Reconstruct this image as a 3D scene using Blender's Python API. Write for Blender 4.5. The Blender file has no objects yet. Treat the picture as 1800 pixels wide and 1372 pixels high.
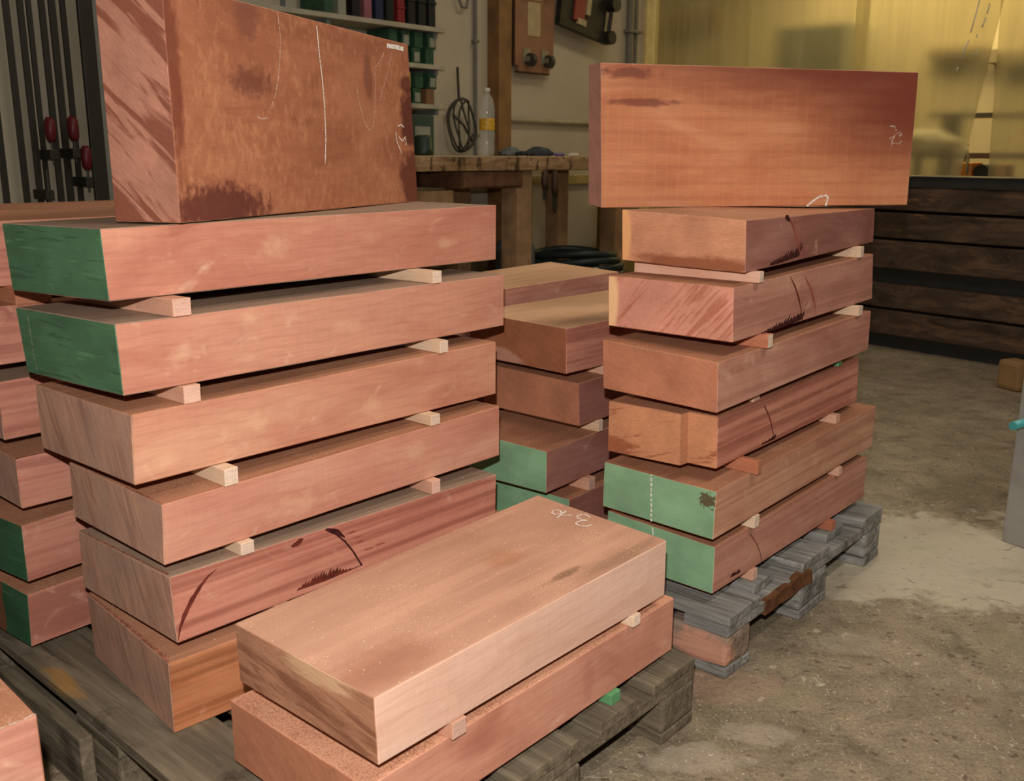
import bpy, bmesh, math, random
from mathutils import Vector, Matrix, noise
random.seed(7)
S = bpy.context.scene
COL = S.collection
# ------------------------------------------------------------------ camera
FPX = 1692.25; PIT = 0.239516; ROL = 0.0057066; CH = 0.99247
cam = bpy.data.cameras.new('camera'); co = bpy.data.objects.new('camera', cam); COL.objects.link(co)
S.camera = co
cam.sensor_width = 36; cam.lens = 36 * FPX / 1800; cam.clip_start = .02; cam.clip_end = 60
cp, sp, cr_, sr_ = math.cos(PIT), math.sin(PIT), math.cos(ROL), math.sin(ROL)
fwd = Vector((0, cp, -sp)); up0 = Vector((0, sp, cp)); r0 = Vector((1, 0, 0))
rt = r0 * cr_ + up0 * sr_; upv = r0 * -sr_ + up0 * cr_
M = Matrix((rt, upv, -fwd)).transposed().to_4x4(); M.translation = Vector((0, 0, CH))
co.matrix_world = M
cam.dof.use_dof = True; cam.dof.focus_distance = 1.9; cam.dof.aperture_fstop = 9
# ------------------------------------------------------------------ world, lights, exposure
w = bpy.data.worlds.new('world'); S.world = w; w.use_nodes = True
w.node_tree.nodes['Background'].inputs[0].default_value = (1.0, .86, .68, 1)
w.node_tree.nodes['Background'].inputs[1].default_value = .06
S.view_settings.view_transform = 'Standard'; S.view_settings.look = 'None'
S.view_settings.exposure = 0.0; S.view_settings.gamma = 1.0; S.view_settings.use_curve_mapping = False
def area(name, loc, rot, size, size_y, power, col):
    l = bpy.data.lights.new(name, 'AREA'); l.shape = 'RECTANGLE'; l.size = size; l.size_y = size_y
    l.energy = power; l.color = col
    o = bpy.data.objects.new(name, l); o.location = loc; o.rotation_euler = rot; COL.objects.link(o); return o
# the flash of the camera, just above the lens
fl = bpy.data.lights.new('flash', 'SPOT'); fl.energy = 126; fl.color = (1.0, .96, .90); fl.spot_size = math.radians(150); fl.spot_blend = .7
fl.shadow_soft_size = .014
fo = bpy.data.objects.new('flash', fl); fo.matrix_world = M.copy(); fo.location = Vector((-.02, -.02, CH + .15)); COL.objects.link(fo)
# unseen ceiling fill lights, giving the ambient light of the workshop
area('ceiling_fill_light', (-.6, 3.6, 3.05), (0, 0, .85), 1.5, .2, 3, (1.0, .90, .74))
area('ceiling_fill_light', (1.0, 5.6, 3.05), (0, 0, .85), 1.5, .2, 11, (1.0, .86, .62))
area('ceiling_fill_light', (1.5, .7, 3.05), (0, 0, .85), 1.5, .2, 34, (1.0, .92, .80))  # added fill that lifts the floor, slab tops and right stack sides
area('ceiling_fill_light', (.9, 2.7, 3.05), (0, 0, .85), 1.5, .2, 24, (1.0, .92, .78))  # added fill for the dark beams, floor and tops
# lamp of the room beyond the curtain
area('far_room_light', (3.3, 8.3, 2.95), (0, 0, -.8), 2.6, 1.2, 72, (1.0, .80, .42))
# ------------------------------------------------------------------ pixel rays (where to stand things, at true depth)
def ray(px, py):
    X = (px - 900) / FPX; Y = -(py - 686) / FPX
    return fwd + rt * X + upv * Y
def atz(px, py, z):
    v = ray(px, py); t = (z - CH) / v.z; return Vector((0, 0, CH)) + v * t
def atp(px, py, p0, ang):
    v = ray(px, py); n = Vector((-math.sin(ang), math.cos(ang), 0))
    t = (Vector((p0[0], p0[1], 0)) - Vector((0, 0, CH))).dot(n) / v.dot(n)
    return Vector((0, 0, CH)) + v * t
# ------------------------------------------------------------------ object helpers
def tag(o, label=None, cat=None, group=None, kind=None):
    if label: o['label'] = label
    if cat: o['category'] = cat
    if group: o['group'] = group
    if kind: o['kind'] = kind
    elif cat: o['kind'] = 'thing'
    return o
def empty(name, loc, rz=0, label=None, cat=None, group=None):
    o = bpy.data.objects.new(name, None); COL.objects.link(o); o.location = loc; o.rotation_euler = (0, 0, rz)
    o.empty_display_size = .05
    return tag(o, label, cat, group)
def link(name, bm, mats, parent=None, loc=None, rz=0, smooth=False):
    me = bpy.data.meshes.new(name)
    bmesh.ops.recalc_face_normals(bm, faces=bm.faces)
    bm.to_mesh(me); bm.free()
    for m in (mats if isinstance(mats, (list, tuple)) else [mats]): me.materials.append(m)
    if smooth:
        for p in me.polygons: p.use_smooth = True
    o = bpy.data.objects.new(name, me); COL.objects.link(o)
    if parent: o.parent = parent
    if loc is not None: o.location = loc
    if rz: o.rotation_euler = (0, 0, rz)
    return o
def box(bm, x0, x1, y0, y1, z0, z1, bev=0.0, mi=0, rot=None, piv=None):
    vs = [bm.verts.new((x, y, z)) for z in (z0, z1) for y in (y0, y1) for x in (x0, x1)]
    fs = []
    for f in ((0, 2, 3, 1), (4, 5, 7, 6), (0, 1, 5, 4), (2, 6, 7, 3), (0, 4, 6, 2), (1, 3, 7, 5)):
        q = bm.faces.new([vs[i] for i in f]); q.material_index = mi; fs.append(q)
    if rot is not None:
        bmesh.ops.rotate(bm, verts=vs, cent=piv or Vector(((x0+x1)/2, (y0+y1)/2, (z0+z1)/2)), matrix=rot)
    if bev > 0:
        es = list({e for f in fs for e in f.edges})
        r = bmesh.ops.bevel(bm, geom=es, offset=bev, segments=2, affect='EDGES', profile=.6)
        for f in r['faces']: f.material_index = mi
    return vs
def cyl(bm, p0, p1, r, seg=16, r2=None, mi=0):
    p0 = Vector(p0); p1 = Vector(p1); d = p1 - p0
    q = Vector((0, 0, 1)).rotation_difference(d.normalized()).to_matrix().to_4x4()
    before = set(bm.faces)
    bmesh.ops.create_cone(bm, cap_ends=True, segments=seg, radius1=r, radius2=r if r2 is None else r2, depth=d.length,
                          matrix=Matrix.Translation((p0 + p1) / 2) @ q)
    for f in bm.faces:
        if f not in before: f.material_index = mi
def tube(bm, pts, r, seg=8, mi=0, closed=False):
    pts = [Vector(p) for p in pts]; n = len(pts); rings = []
    prev = None
    for i, p in enumerate(pts):
        a = pts[(i-1) % n] if (closed or i) else p; b = pts[(i+1) % n] if (closed or i < n-1) else p
        t = (b - a).normalized()
        if prev is None:
            prev = t.orthogonal().normalized()
        nrm = (prev - t * prev.dot(t)).normalized(); prev = nrm; bi = t.cross(nrm)
        rings.append([bm.verts.new(p + (nrm * math.cos(k*2*math.pi/seg) + bi * math.sin(k*2*math.pi/seg)) * r) for k in range(seg)])
    for i in range(n if closed else n-1):
        A = rings[i]; B = rings[(i+1) % n]
        for k in range(seg):
            f = bm.faces.new((A[k], A[(k+1) % seg], B[(k+1) % seg], B[k])); f.material_index = mi; f.smooth = True
    if not closed:
        for R in (rings[0], rings[-1]):
            f = bm.faces.new(R); f.material_index = mi
def lathe(bm, prof, seg=24, mi=0, cx=0, cy=0):
    rings = []
    for r, z in prof:
        rings.append([bm.verts.new((cx + r*math.cos(k*2*math.pi/seg), cy + r*math.sin(k*2*math.pi/seg), z)) for k in range(seg)])
    for A, B in zip(rings, rings[1:]):
        for k in range(seg):
            f = bm.faces.new((A[k], A[(k+1) % seg], B[(k+1) % seg], B[k])); f.material_index = mi; f.smooth = True
    for R in (rings[0], rings[-1]):
        f = bm.faces.new(R); f.material_index = mi
def rough(bm, cuts, amp, scale=9.0, seed=0.0):
    bmesh.ops.subdivide_edges(bm, edges=list(bm.edges), cuts=cuts, use_grid_fill=True)
    for v in bm.verts:
        q = v.co * scale + Vector((seed, seed*.7, seed*1.3))
        v.co += Vector((noise.noise(q), noise.noise(q + Vector((31, 0, 0))), noise.noise(q + Vector((0, 47, 0))))) * amp
# ------------------------------------------------------------------ node helpers
class NT:
    def __init__(s, name):
        s.m = bpy.data.materials.new(name); s.m.use_nodes = True; s.t = s.m.node_tree
        s.b = s.t.nodes['Principled BSDF']; s.out = s.t.nodes['Material Output']
    def n(s, typ, ins=None, **kw):
        x = s.t.nodes.new(typ)
        for k, v in kw.items(): setattr(x, k, v)
        for k, v in (ins or {}).items(): s.set(x.inputs[k], v)
        return x
    def set(s, i, v):
        if isinstance(v, bpy.types.NodeSocket): s.t.links.new(v, i)
        elif isinstance(v, tuple) and len(v) == 3 and i.type == 'RGBA': i.default_value = (*v, 1)
        else: i.default_value = v
    def coord(s, kind='Object', rnd=True):
        c = s.n('ShaderNodeTexCoord').outputs[kind]
        if rnd:
            oi = s.n('ShaderNodeObjectInfo').outputs['Random']
            k = s.n('ShaderNodeVectorMath', {0: oi, 1: (37.0, 53.0, 71.0)}, operation='MULTIPLY').outputs[0]
            return c, s.n('ShaderNodeVectorMath', {0: c, 1: k}, operation='ADD').outputs[0]
        return c, c
    def map(s, v, scale=(1, 1, 1), rot=(0, 0, 0), loc=(0, 0, 0)):
        return s.n('ShaderNodeMapping', {'Vector': v, 'Scale': scale, 'Rotation': rot, 'Location': loc}).outputs[0]
    def noise(s, v, scale, detail=3.0, rough=.55, dist=0.0):
        return s.n('ShaderNodeTexNoise', {'Vector': v, 'Scale': scale, 'Detail': detail, 'Roughness': rough, 'Distortion': dist}).outputs[0]
    def ramp(s, f, stops, interp='LINEAR'):
        r = s.n('ShaderNodeValToRGB', {'Fac': f}); r.color_ramp.interpolation = interp
        e = r.color_ramp.elements
        while len(e) < len(stops): e.new(.5)
        for k, (p, c) in zip(e, stops):
            k.position = p; k.color = (*c, 1) if len(c) == 3 else c
        return r.outputs[0]
    def mr(s, f, a, b, c=0.0, d=1.0):
        return s.n('ShaderNodeMapRange', {0: f, 1: a, 2: b, 3: c, 4: d}, clamp=True, interpolation_type='SMOOTHSTEP').outputs[0]
    def mix(s, f, a, b, mode='MIX'):
        x = s.n('ShaderNodeMix', data_type='RGBA', blend_type=mode)
        s.set(x.inputs[0], f)
        for i, v in ((6, a), (7, b)):
            s.set(x.inputs[i], v)
        return x.outputs[2]
    def math(s, op, a, b=0.0):
        return s.n('ShaderNodeMath', {0: a, 1: b}, operation=op).outputs[0]
    def bump(s, h, strength=.4, dist=.002):
        s.t.links.new(s.n('ShaderNodeBump', {'Height': h, 'Strength': strength, 'Distance': dist}).outputs[0], s.b.inputs['Normal'])
    def done(s, col, rough=.75, spec=.25, metal=0.0):
        s.set(s.b.inputs['Base Color'], col); s.set(s.b.inputs['Roughness'], rough)
        s.b.inputs['Specular IOR Level'].default_value = spec; s.b.inputs['Metallic'].default_value = metal
        return s.m
def plain(name, col, rough=.6, spec=.3, metal=0.0, var=.12, vs=14.0):
    t = NT(name); c, r = t.coord()
    f = t.noise(r, vs, 4.0)
    a = tuple(x * (1 - var) for x in col); b = tuple(min(1, x * (1 + var)) for x in col)
    return t.done(t.ramp(f, [(.3, a), (.7, b)]), rough, spec, metal)
def ell(t, c, v, rad, r_noise, amp, n_scale=(25, 25, 25)):
    """mask of an irregular patch of its own outline: centre v, radii rad, in the thing's own coordinates"""
    d = t.n('ShaderNodeVectorMath', {0: c, 1: v}, operation='SUBTRACT').outputs[0]
    d = t.n('ShaderNodeVectorMath', {0: d, 1: tuple(1 / x for x in rad)}, operation='MULTIPLY').outputs[0]
    L = t.n('ShaderNodeVectorMath', {0: d}, operation='LENGTH').outputs['Value']
    nz = t.noise(t.map(c, n_scale), 1.0, 4.0, .65)
    L = t.math('ADD', L, t.math('MULTIPLY', t.math('SUBTRACT', nz, .5), amp))
    return t.mr(L, 1.0, 1.0 - r_noise, 0.0, 1.0)
def marks(t, c, col, ms):
    for m in ms:
        f = ell(t, c, m[0], m[1], m[3] if len(m) > 3 else .3, m[4] if len(m) > 4 else 1.2, m[5] if len(m) > 5 else (25, 25, 25))
        if len(m) > 6: f = t.math('MULTIPLY', f, m[6])
        col = t.mix(f, col, m[2])
    return col
# ------------------------------------------------------------------ timber materials
PINK = (.50, .205, .135); PALE = (.60, .285, .185); RED = (.42, .145, .095); BROWN = (.36, .155, .085); ORANGE = (.50, .19, .085)
DARK = (.075, .018, .014)
def side(name, a=RED, b=PINK, c=PALE, band=0.0, ms=(), grey=0.0, fuzz=0.0, ring_=.11, ladder=0.0):
    t = NT(name); o, r = t.coord()
    big = t.noise(t.map(r, (3.0, 5, 9), (0, .25, 0)), 1.0, 4.5, .58, .9)
    col = t.ramp(big, [(.27, a), (.50, b), (.72, c)])
    ring = t.n('ShaderNodeTexWave', {'Vector': t.map(r, (.9, 1.2, 3.2)), 'Scale': 5.5, 'Distortion': 9.0, 'Detail': 2.0, 'Detail Scale': .8, 'Detail Roughness': .6}, wave_type='BANDS', bands_direction='Z').outputs[1]
    col = t.mix(t.mr(ring, .72, 1.0, 0, ring_), col, tuple(x*.62 for x in a))
    if band:
        bd = t.noise(t.map(r, (.8, 6, 62)), 1.0, 2.5, .5)
        col = t.mix(t.mr(bd, .45, .62, 0, band), col, tuple(x*.8 for x in a))
        col = t.mix(t.mr(bd, .52, .36, 0, band*.6), col, c)
    fine = t.noise(t.map(r, (22, 160, 420)), 1.0, 2.0, .6)
    col = t.mix(1.0, col, t.ramp(fine, [(.3, (.93, .92, .91)), (.7, (1.06, 1.06, 1.06))]), 'MULTIPLY')
    saw = t.noise(t.map(r, (150, 2, 14), (0, .32, 0)), 1.0, 2.0, .5)
    col = t.mix(1.0, col, t.ramp(saw, [(.3, (.975, .975, .975)), (.7, (1.02, 1.02, 1.02))]), 'MULTIPLY')
    blot = t.noise(t.map(r, (9, 9, 13)), 1.0, 5.0, .62, 1.5)
    if not fuzz: col = t.mix(t.mr(blot, .58, .78, 0, .5), col, (.74, .48, .33))
    else:
        fz = t.noise(t.map(r, (70, 70, 48), (0, .5, 0)), 1.0, 4.0, .7)
        wh = t.noise(r, 6.0, 3.0, .5)
        col = t.mix(t.mr(t.math('ADD', fz, t.math('MULTIPLY', wh, .35)), .62, .95, 0, fuzz), col, (.50, .215, .105))
        col = t.mix(t.mr(t.noise(t.map(r, (40, 20, 26)), 1.0, 5.0, .7), .56, .70, 0, fuzz*.4), col, tuple(x*.7 for x in a))
    if grey: col = t.mix(grey, col, (.30, .20, .15))
    if ladder:
        lw = t.n('ShaderNodeTexWave', {'Vector': t.map(o, (1, 0, .02)), 'Scale': 11.0, 'Distortion': .8, 'Detail': 2.0, 'Detail Scale': 3.0}, wave_type='BANDS', bands_direction='X').outputs[1]
        lv = t.n('ShaderNodeTexWave', {'Vector': t.map(o, (.03, 0, 1)), 'Scale': 9.0, 'Distortion': 2.5, 'Detail': 2.0}, wave_type='BANDS', bands_direction='Z').outputs[1]
        col = t.mix(t.mr(lw, .80, 1.0, 0, ladder), col, (.60, .26, .13)); col = t.mix(t.mr(lv, .65, 1.0, 0, ladder*.8), col, (.34, .095, .05))
    col = marks(t, o, col, ms)
    t.bump(t.math('ADD', t.math('MULTIPLY', fine, .5), saw), .35, .0006)
    return t.done(col, .68, .28)
def end(name, light=(.56, .27, .19), dark=(.34, .12, .065), ang=.75, amount=.5, ms=(), grey=0.0, sc=1.0, soft=.10):
    t = NT(name); o, r = t.coord()
    m = t.map(r, (1, 1, 1), (ang, 0, 0))
    st = t.noise(t.map(m, (4, 9*sc, 85*sc)), 1.0, 4.0, .62, .7)
    clump = t.noise(t.map(m, (4, 5, 17)), 1.0, 3.0, .5)
    f = t.math('ADD', t.math('MULTIPLY', st, .62), t.math('MULTIPLY', clump, .38))
    base = t.ramp(t.noise(t.map(r, (6, 12, 12)), 1.0, 4.0), [(.3, tuple(x*.80 for x in light)), (.7, tuple(min(1, x*1.12) for x in light))])
    k = .62 - .24 * amount
    col = t.mix(t.mr(f, k, k + soft, 0, .9), base, dark)
    fine = t.noise(t.map(m, (100, 90, 700)), 1.0, 2.0, .6)
    col = t.mix(1.0, col, t.ramp(fine, [(.3, (.86, .85, .85)), (.7, (1.1, 1.1, 1.1))]), 'MULTIPLY')
    if grey: col = t.mix(t.mr(t.noise(t.map(r, (5, 20, 9)), 1.0, 3.0), .35, .65, grey*.5, grey), col, (.30, .21, .17))
    col = marks(t, o, col, ms)
    t.bump(t.math('ADD', t.math('MULTIPLY', f, -1.6), t.math('MULTIPLY', fine, .5)), .7, .0015)
    return t.done(col, .8, .2)
def top(name, a=(.32, .14, .075), b=(.46, .21, .12), dust=.35, ms=(), dcol=(.70, .40, .25), stripe=.25):
    t = NT(name); o, r = t.coord()
    big = t.noise(t.map(r, (2.6, 6, 6)), 1.0, 5.0, .62, .5)
    col = t.ramp(big, [(.3, a), (.68, b)])
    st = t.noise(t.map(r, (3, 42, 6)), 1.0, 3.0, .5)
    col = t.mix(t.mr(st, .5, .68, 0, stripe), col, tuple(min(1, x*1.35) for x in b))
    col = marks(t, o, col, ms)
    where = t.noise(t.map(r, (7, 8, 8)), 1.0, 4.0, .6)
    gr = t.noise(r, 420.0, 2.0, .7)
    th = t.math('ADD', gr, t.math('MULTIPLY', where, .45))
    col = t.mix(t.mr(th, .92 - dust*.25, .99 - dust*.25, 0, .75), col, dcol)
    v = t.n('ShaderNodeTexVoronoi', {'Vector': t.map(r, (60, 95, 60), (0, 0, .6)), 'Scale': 1.0, 'Randomness': 1.0}).outputs[0]
    col = t.mix(t.mr(v, .10, .05, 0, .9), col, (.86, .62, .42))
    t.bump(t.math('ADD', gr, big), .5, .0012)
    return t.done(col, .85, .15)
def green(name, col=(.075, .215, .095), ms=(), line=0.5, wear=0.0):
    t = NT(name); o, r = t.coord()
    big = t.noise(t.map(r, (5, 9, 14)), 1.0, 4.0)
    c = t.ramp(big, [(.3, tuple(x*.78 for x in col)), (.7, tuple(x*1.25 for x in col))])
    st = t.noise(t.map(r, (4, 7, 90), (-.12, 0, 0)), 1.0, 4.0, .6, 1.2)
    c = t.mix(t.mr(st, .56, .66, 0, line), c, tuple(x*.45 for x in col))
    c = t.mix(t.mr(st, .40, .30, 0, line*.7), c, (.16, .33, .16))
    sp_ = t.noise(r, 70.0, 4.0, .7)
    c = t.mix(t.mr(sp_, .70, .78, 0, .55), c, (.30, .44, .28))
    if wear: c = t.mix(t.mr(t.noise(t.map(r, (8, 22, 6)), 1.0, 4.0), .58, .66, 0, wear), c, (.20, .075, .04))
    c = marks(t, o, c, ms)
    t.bump(st, .35, .001)
    return t.done(c, .5, .4)
# ------------------------------------------------------------------ setting
def dmat():
    t = NT('concrete_floor'); o, r = t.coord(rnd=False)
    big = t.noise(o, 1.3, 5.0, .6)
    col = t.ramp(big, [(.3, (.175, .135, .088)), (.5, (.235, .185, .125)), (.7, (.30, .245, .17))])
    mid = t.noise(o, 9.0, 6.0, .7, .4)
    col = t.mix(1.0, col, t.ramp(mid, [(.28, (.55, .53, .50)), (.5, (1, 1, 1)), (.72, (1.35, 1.32, 1.25))]), 'MULTIPLY')
    pit = t.noise(o, 38.0, 5.0, .75)
    col = t.mix(t.mr(pit, .58, .66, 0, .6), col, (.095, .065, .042))
    col = t.mix(t.mr(pit, .36, .30, 0, .5), col, (.46, .40, .30))
    wob = t.n('ShaderNodeTexNoise', {'Vector': o, 'Scale': 38.0, 'Detail': 3.0}).outputs[1]
    ow = t.n('ShaderNodeVectorMath', {0: o, 1: t.n('ShaderNodeVectorMath', {0: wob, 1: (.035, .035, .035)}, operation='MULTIPLY').outputs[0]}, operation='ADD').outputs[0]
    fleck = t.n('ShaderNodeTexVoronoi', {'Vector': t.map(ow, (15, 11, 15)), 'Scale': 1.0}).outputs[0]
    col = t.mix(t.mr(fleck, .11, .07, 0, .55), col, (.52, .44, .33))
    gr = t.noise(o, 150.0, 4.0, .75)
    col = t.mix(1.0, col, t.ramp(gr, [(.3, (.66, .65, .64)), (.5, (1, 1, 1)), (.7, (1.35, 1.33, 1.3))]), 'MULTIPLY')
    fleck2 = t.n('ShaderNodeTexVoronoi', {'Vector': t.map(ow, (24, 31, 24)), 'Scale': 1.0}).outputs[0]
    col = t.mix(t.mr(fleck2, .19, .12, 0, .75), col, (.10, .065, .042))
    tiny = t.n('ShaderNodeTexVoronoi', {'Vector': o, 'Scale': 75.0}).outputs[0]
    col = t.mix(t.mr(tiny, .13, .08, 0, .8), col, (.62, .52, .40))
    # spilled light dust and rust-brown sawdust lying on the floor
    for px, py, rx, ry, c_, k in ((1640, 975, .40, .36, (.52, .45, .33), .80), (1500, 1010, .26, .16, (.50, .43, .32), .6), (1740, 1010, .22, .16, (.46, .40, .30), .5),
                                  (1290, 1205, .12, .07, (.42, .25, .17), .28), (1235, 1335, .10, .05, (.46, .38, .29), .35), (1330, 1290, .07, .04, (.46, .38, .29), .3), (1500, 1130, .09, .05, (.44, .37, .28), .25)):
        p = atz(px, py, 0)
        col = t.mix(t.math('MULTIPLY', ell(t, o, (p.x, p.y, 0), (rx, ry, 1), .35, 2.0, (9, 9, 9)), k), col, c_)
    scr = t.noise(t.map(o, (5, 60, 1), (0, 0, .5)), 1.0, 3.0, .6)
    col = t.mix(t.mr(scr, .66, .72, 0, .35), col, (.50, .42, .30))
    blob = t.noise(t.map(o, (14, 18, 14), (0, 0, .6)), 1.0, 4.0, .6, 2.2)
    col = t.mix(t.mr(blob, .62, .68, 0, .5), col, (.10, .072, .05))
    ch = t.noise(t.map(o, (60, 26, 26), (0, 0, -.4)), 1.0, 5.0, .72, 1.0)
    col = t.mix(t.mr(ch, .63, .68, 0, .7), col, (.60, .51, .38))
    red = t.noise(t.map(o, (3, 3, 3)), 1.0, 3.0)
    col = t.mix(t.mr(red, .56, .70, 0, .22), col, (.28, .16, .11))
    col = t.mix(t.mr(red, .46, .34, 0, .35), col, (.19, .17, .085))
    t.bump(t.math('ADD', mid, t.math('MULTIPLY', pit, -.7)), .8, .007)
    return t.done(col, .8, .25)
M_FLOOR = dmat()
bm = bmesh.new(); box(bm, -4.2, 8.5, -2.5, 13.5, -.12, 0)
tag(link('floor', bm, M_FLOOR), kind='structure')
def wallmat(name, a, b):
    t = NT(name); o, r = t.coord(rnd=False)
    col = t.ramp(t.noise(o, 1.6, 5.0, .6), [(.3, a), (.7, b)])
    col = t.mix(t.mr(t.noise(t.map(o, (9, 9, 5)), 1.0, 5.0, .7), .62, .72, 0, .25), col, tuple(x*.6 for x in a))
    t.bump(t.noise(o, 40.0, 4.0), .25, .003)
    return t.done(col, .8, .2)
M_WALL = wallmat('cream_wall_paint', (.43, .37, .27), (.54, .47, .35))
WA = .838; W0 = Vector((-.33, 6.07)); CA = math.radians(-46)
def wpt(s, off=0.0, z=0.0):
    return Vector((W0.x + math.cos(WA)*s + math.sin(WA)*off, W0.y + math.sin(WA)*s - math.cos(WA)*off, z))
# the far wall runs behind the bench as far as the curtain
bm = bmesh.new(); box(bm, -5.2, 2.0, 0, .12, 0, 3.2)
tag(link('wall_back', bm, M_WALL, loc=(W0.x, W0.y, 0), rz=WA), kind='structure')
PC = wpt(2.0)
# wall over and beside the doorway, and the room beyond
bm = bmesh.new()
box(bm, -.02, 5.2, -.06, .06, 2.75, 3.2); box(bm, 4.3, 6.0, -.06, .06, 0, 2.75)
tag(link('wall_right', bm, M_WALL, loc=(PC.x, PC.y, 0), rz=CA), kind='structure')
M_FAR = wallmat('ochre_wall_paint', (.56, .46, .26), (.66, .56, .34))
bm = bmesh.new(); box(bm, -3.1, -3.0, .5, 2.999, 0, 3.2)
tag(link('wall_side', bm, M_FAR, loc=(PC.x, PC.y, 0), rz=CA), kind='structure')
bm = bmesh.new(); box(bm, -3.1, 7.0, 3.0, 3.1, 0, 3.2)
tag(link('wall_far', bm, M_FAR, loc=(PC.x, PC.y, 0), rz=CA), kind='structure')
bm = bmesh.new(); box(bm, -4.2, 8.5, -2.5, 13.5, 3.2, 3.3)
tag(link('ceiling', bm, wallmat('ceiling_paint', (.45, .40, .32), (.55, .50, .40))), kind='structure')
M_JAMB = plain('pale_yellow_trim', (.62, .50, .24), .5)
bm = bmesh.new(); box(bm, -.035, .035, -.09, .06, 0, 2.75, .004)
tag(link('trim_1', bm, M_JAMB, loc=(PC.x, PC.y, 0), rz=CA), kind='structure')
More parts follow.
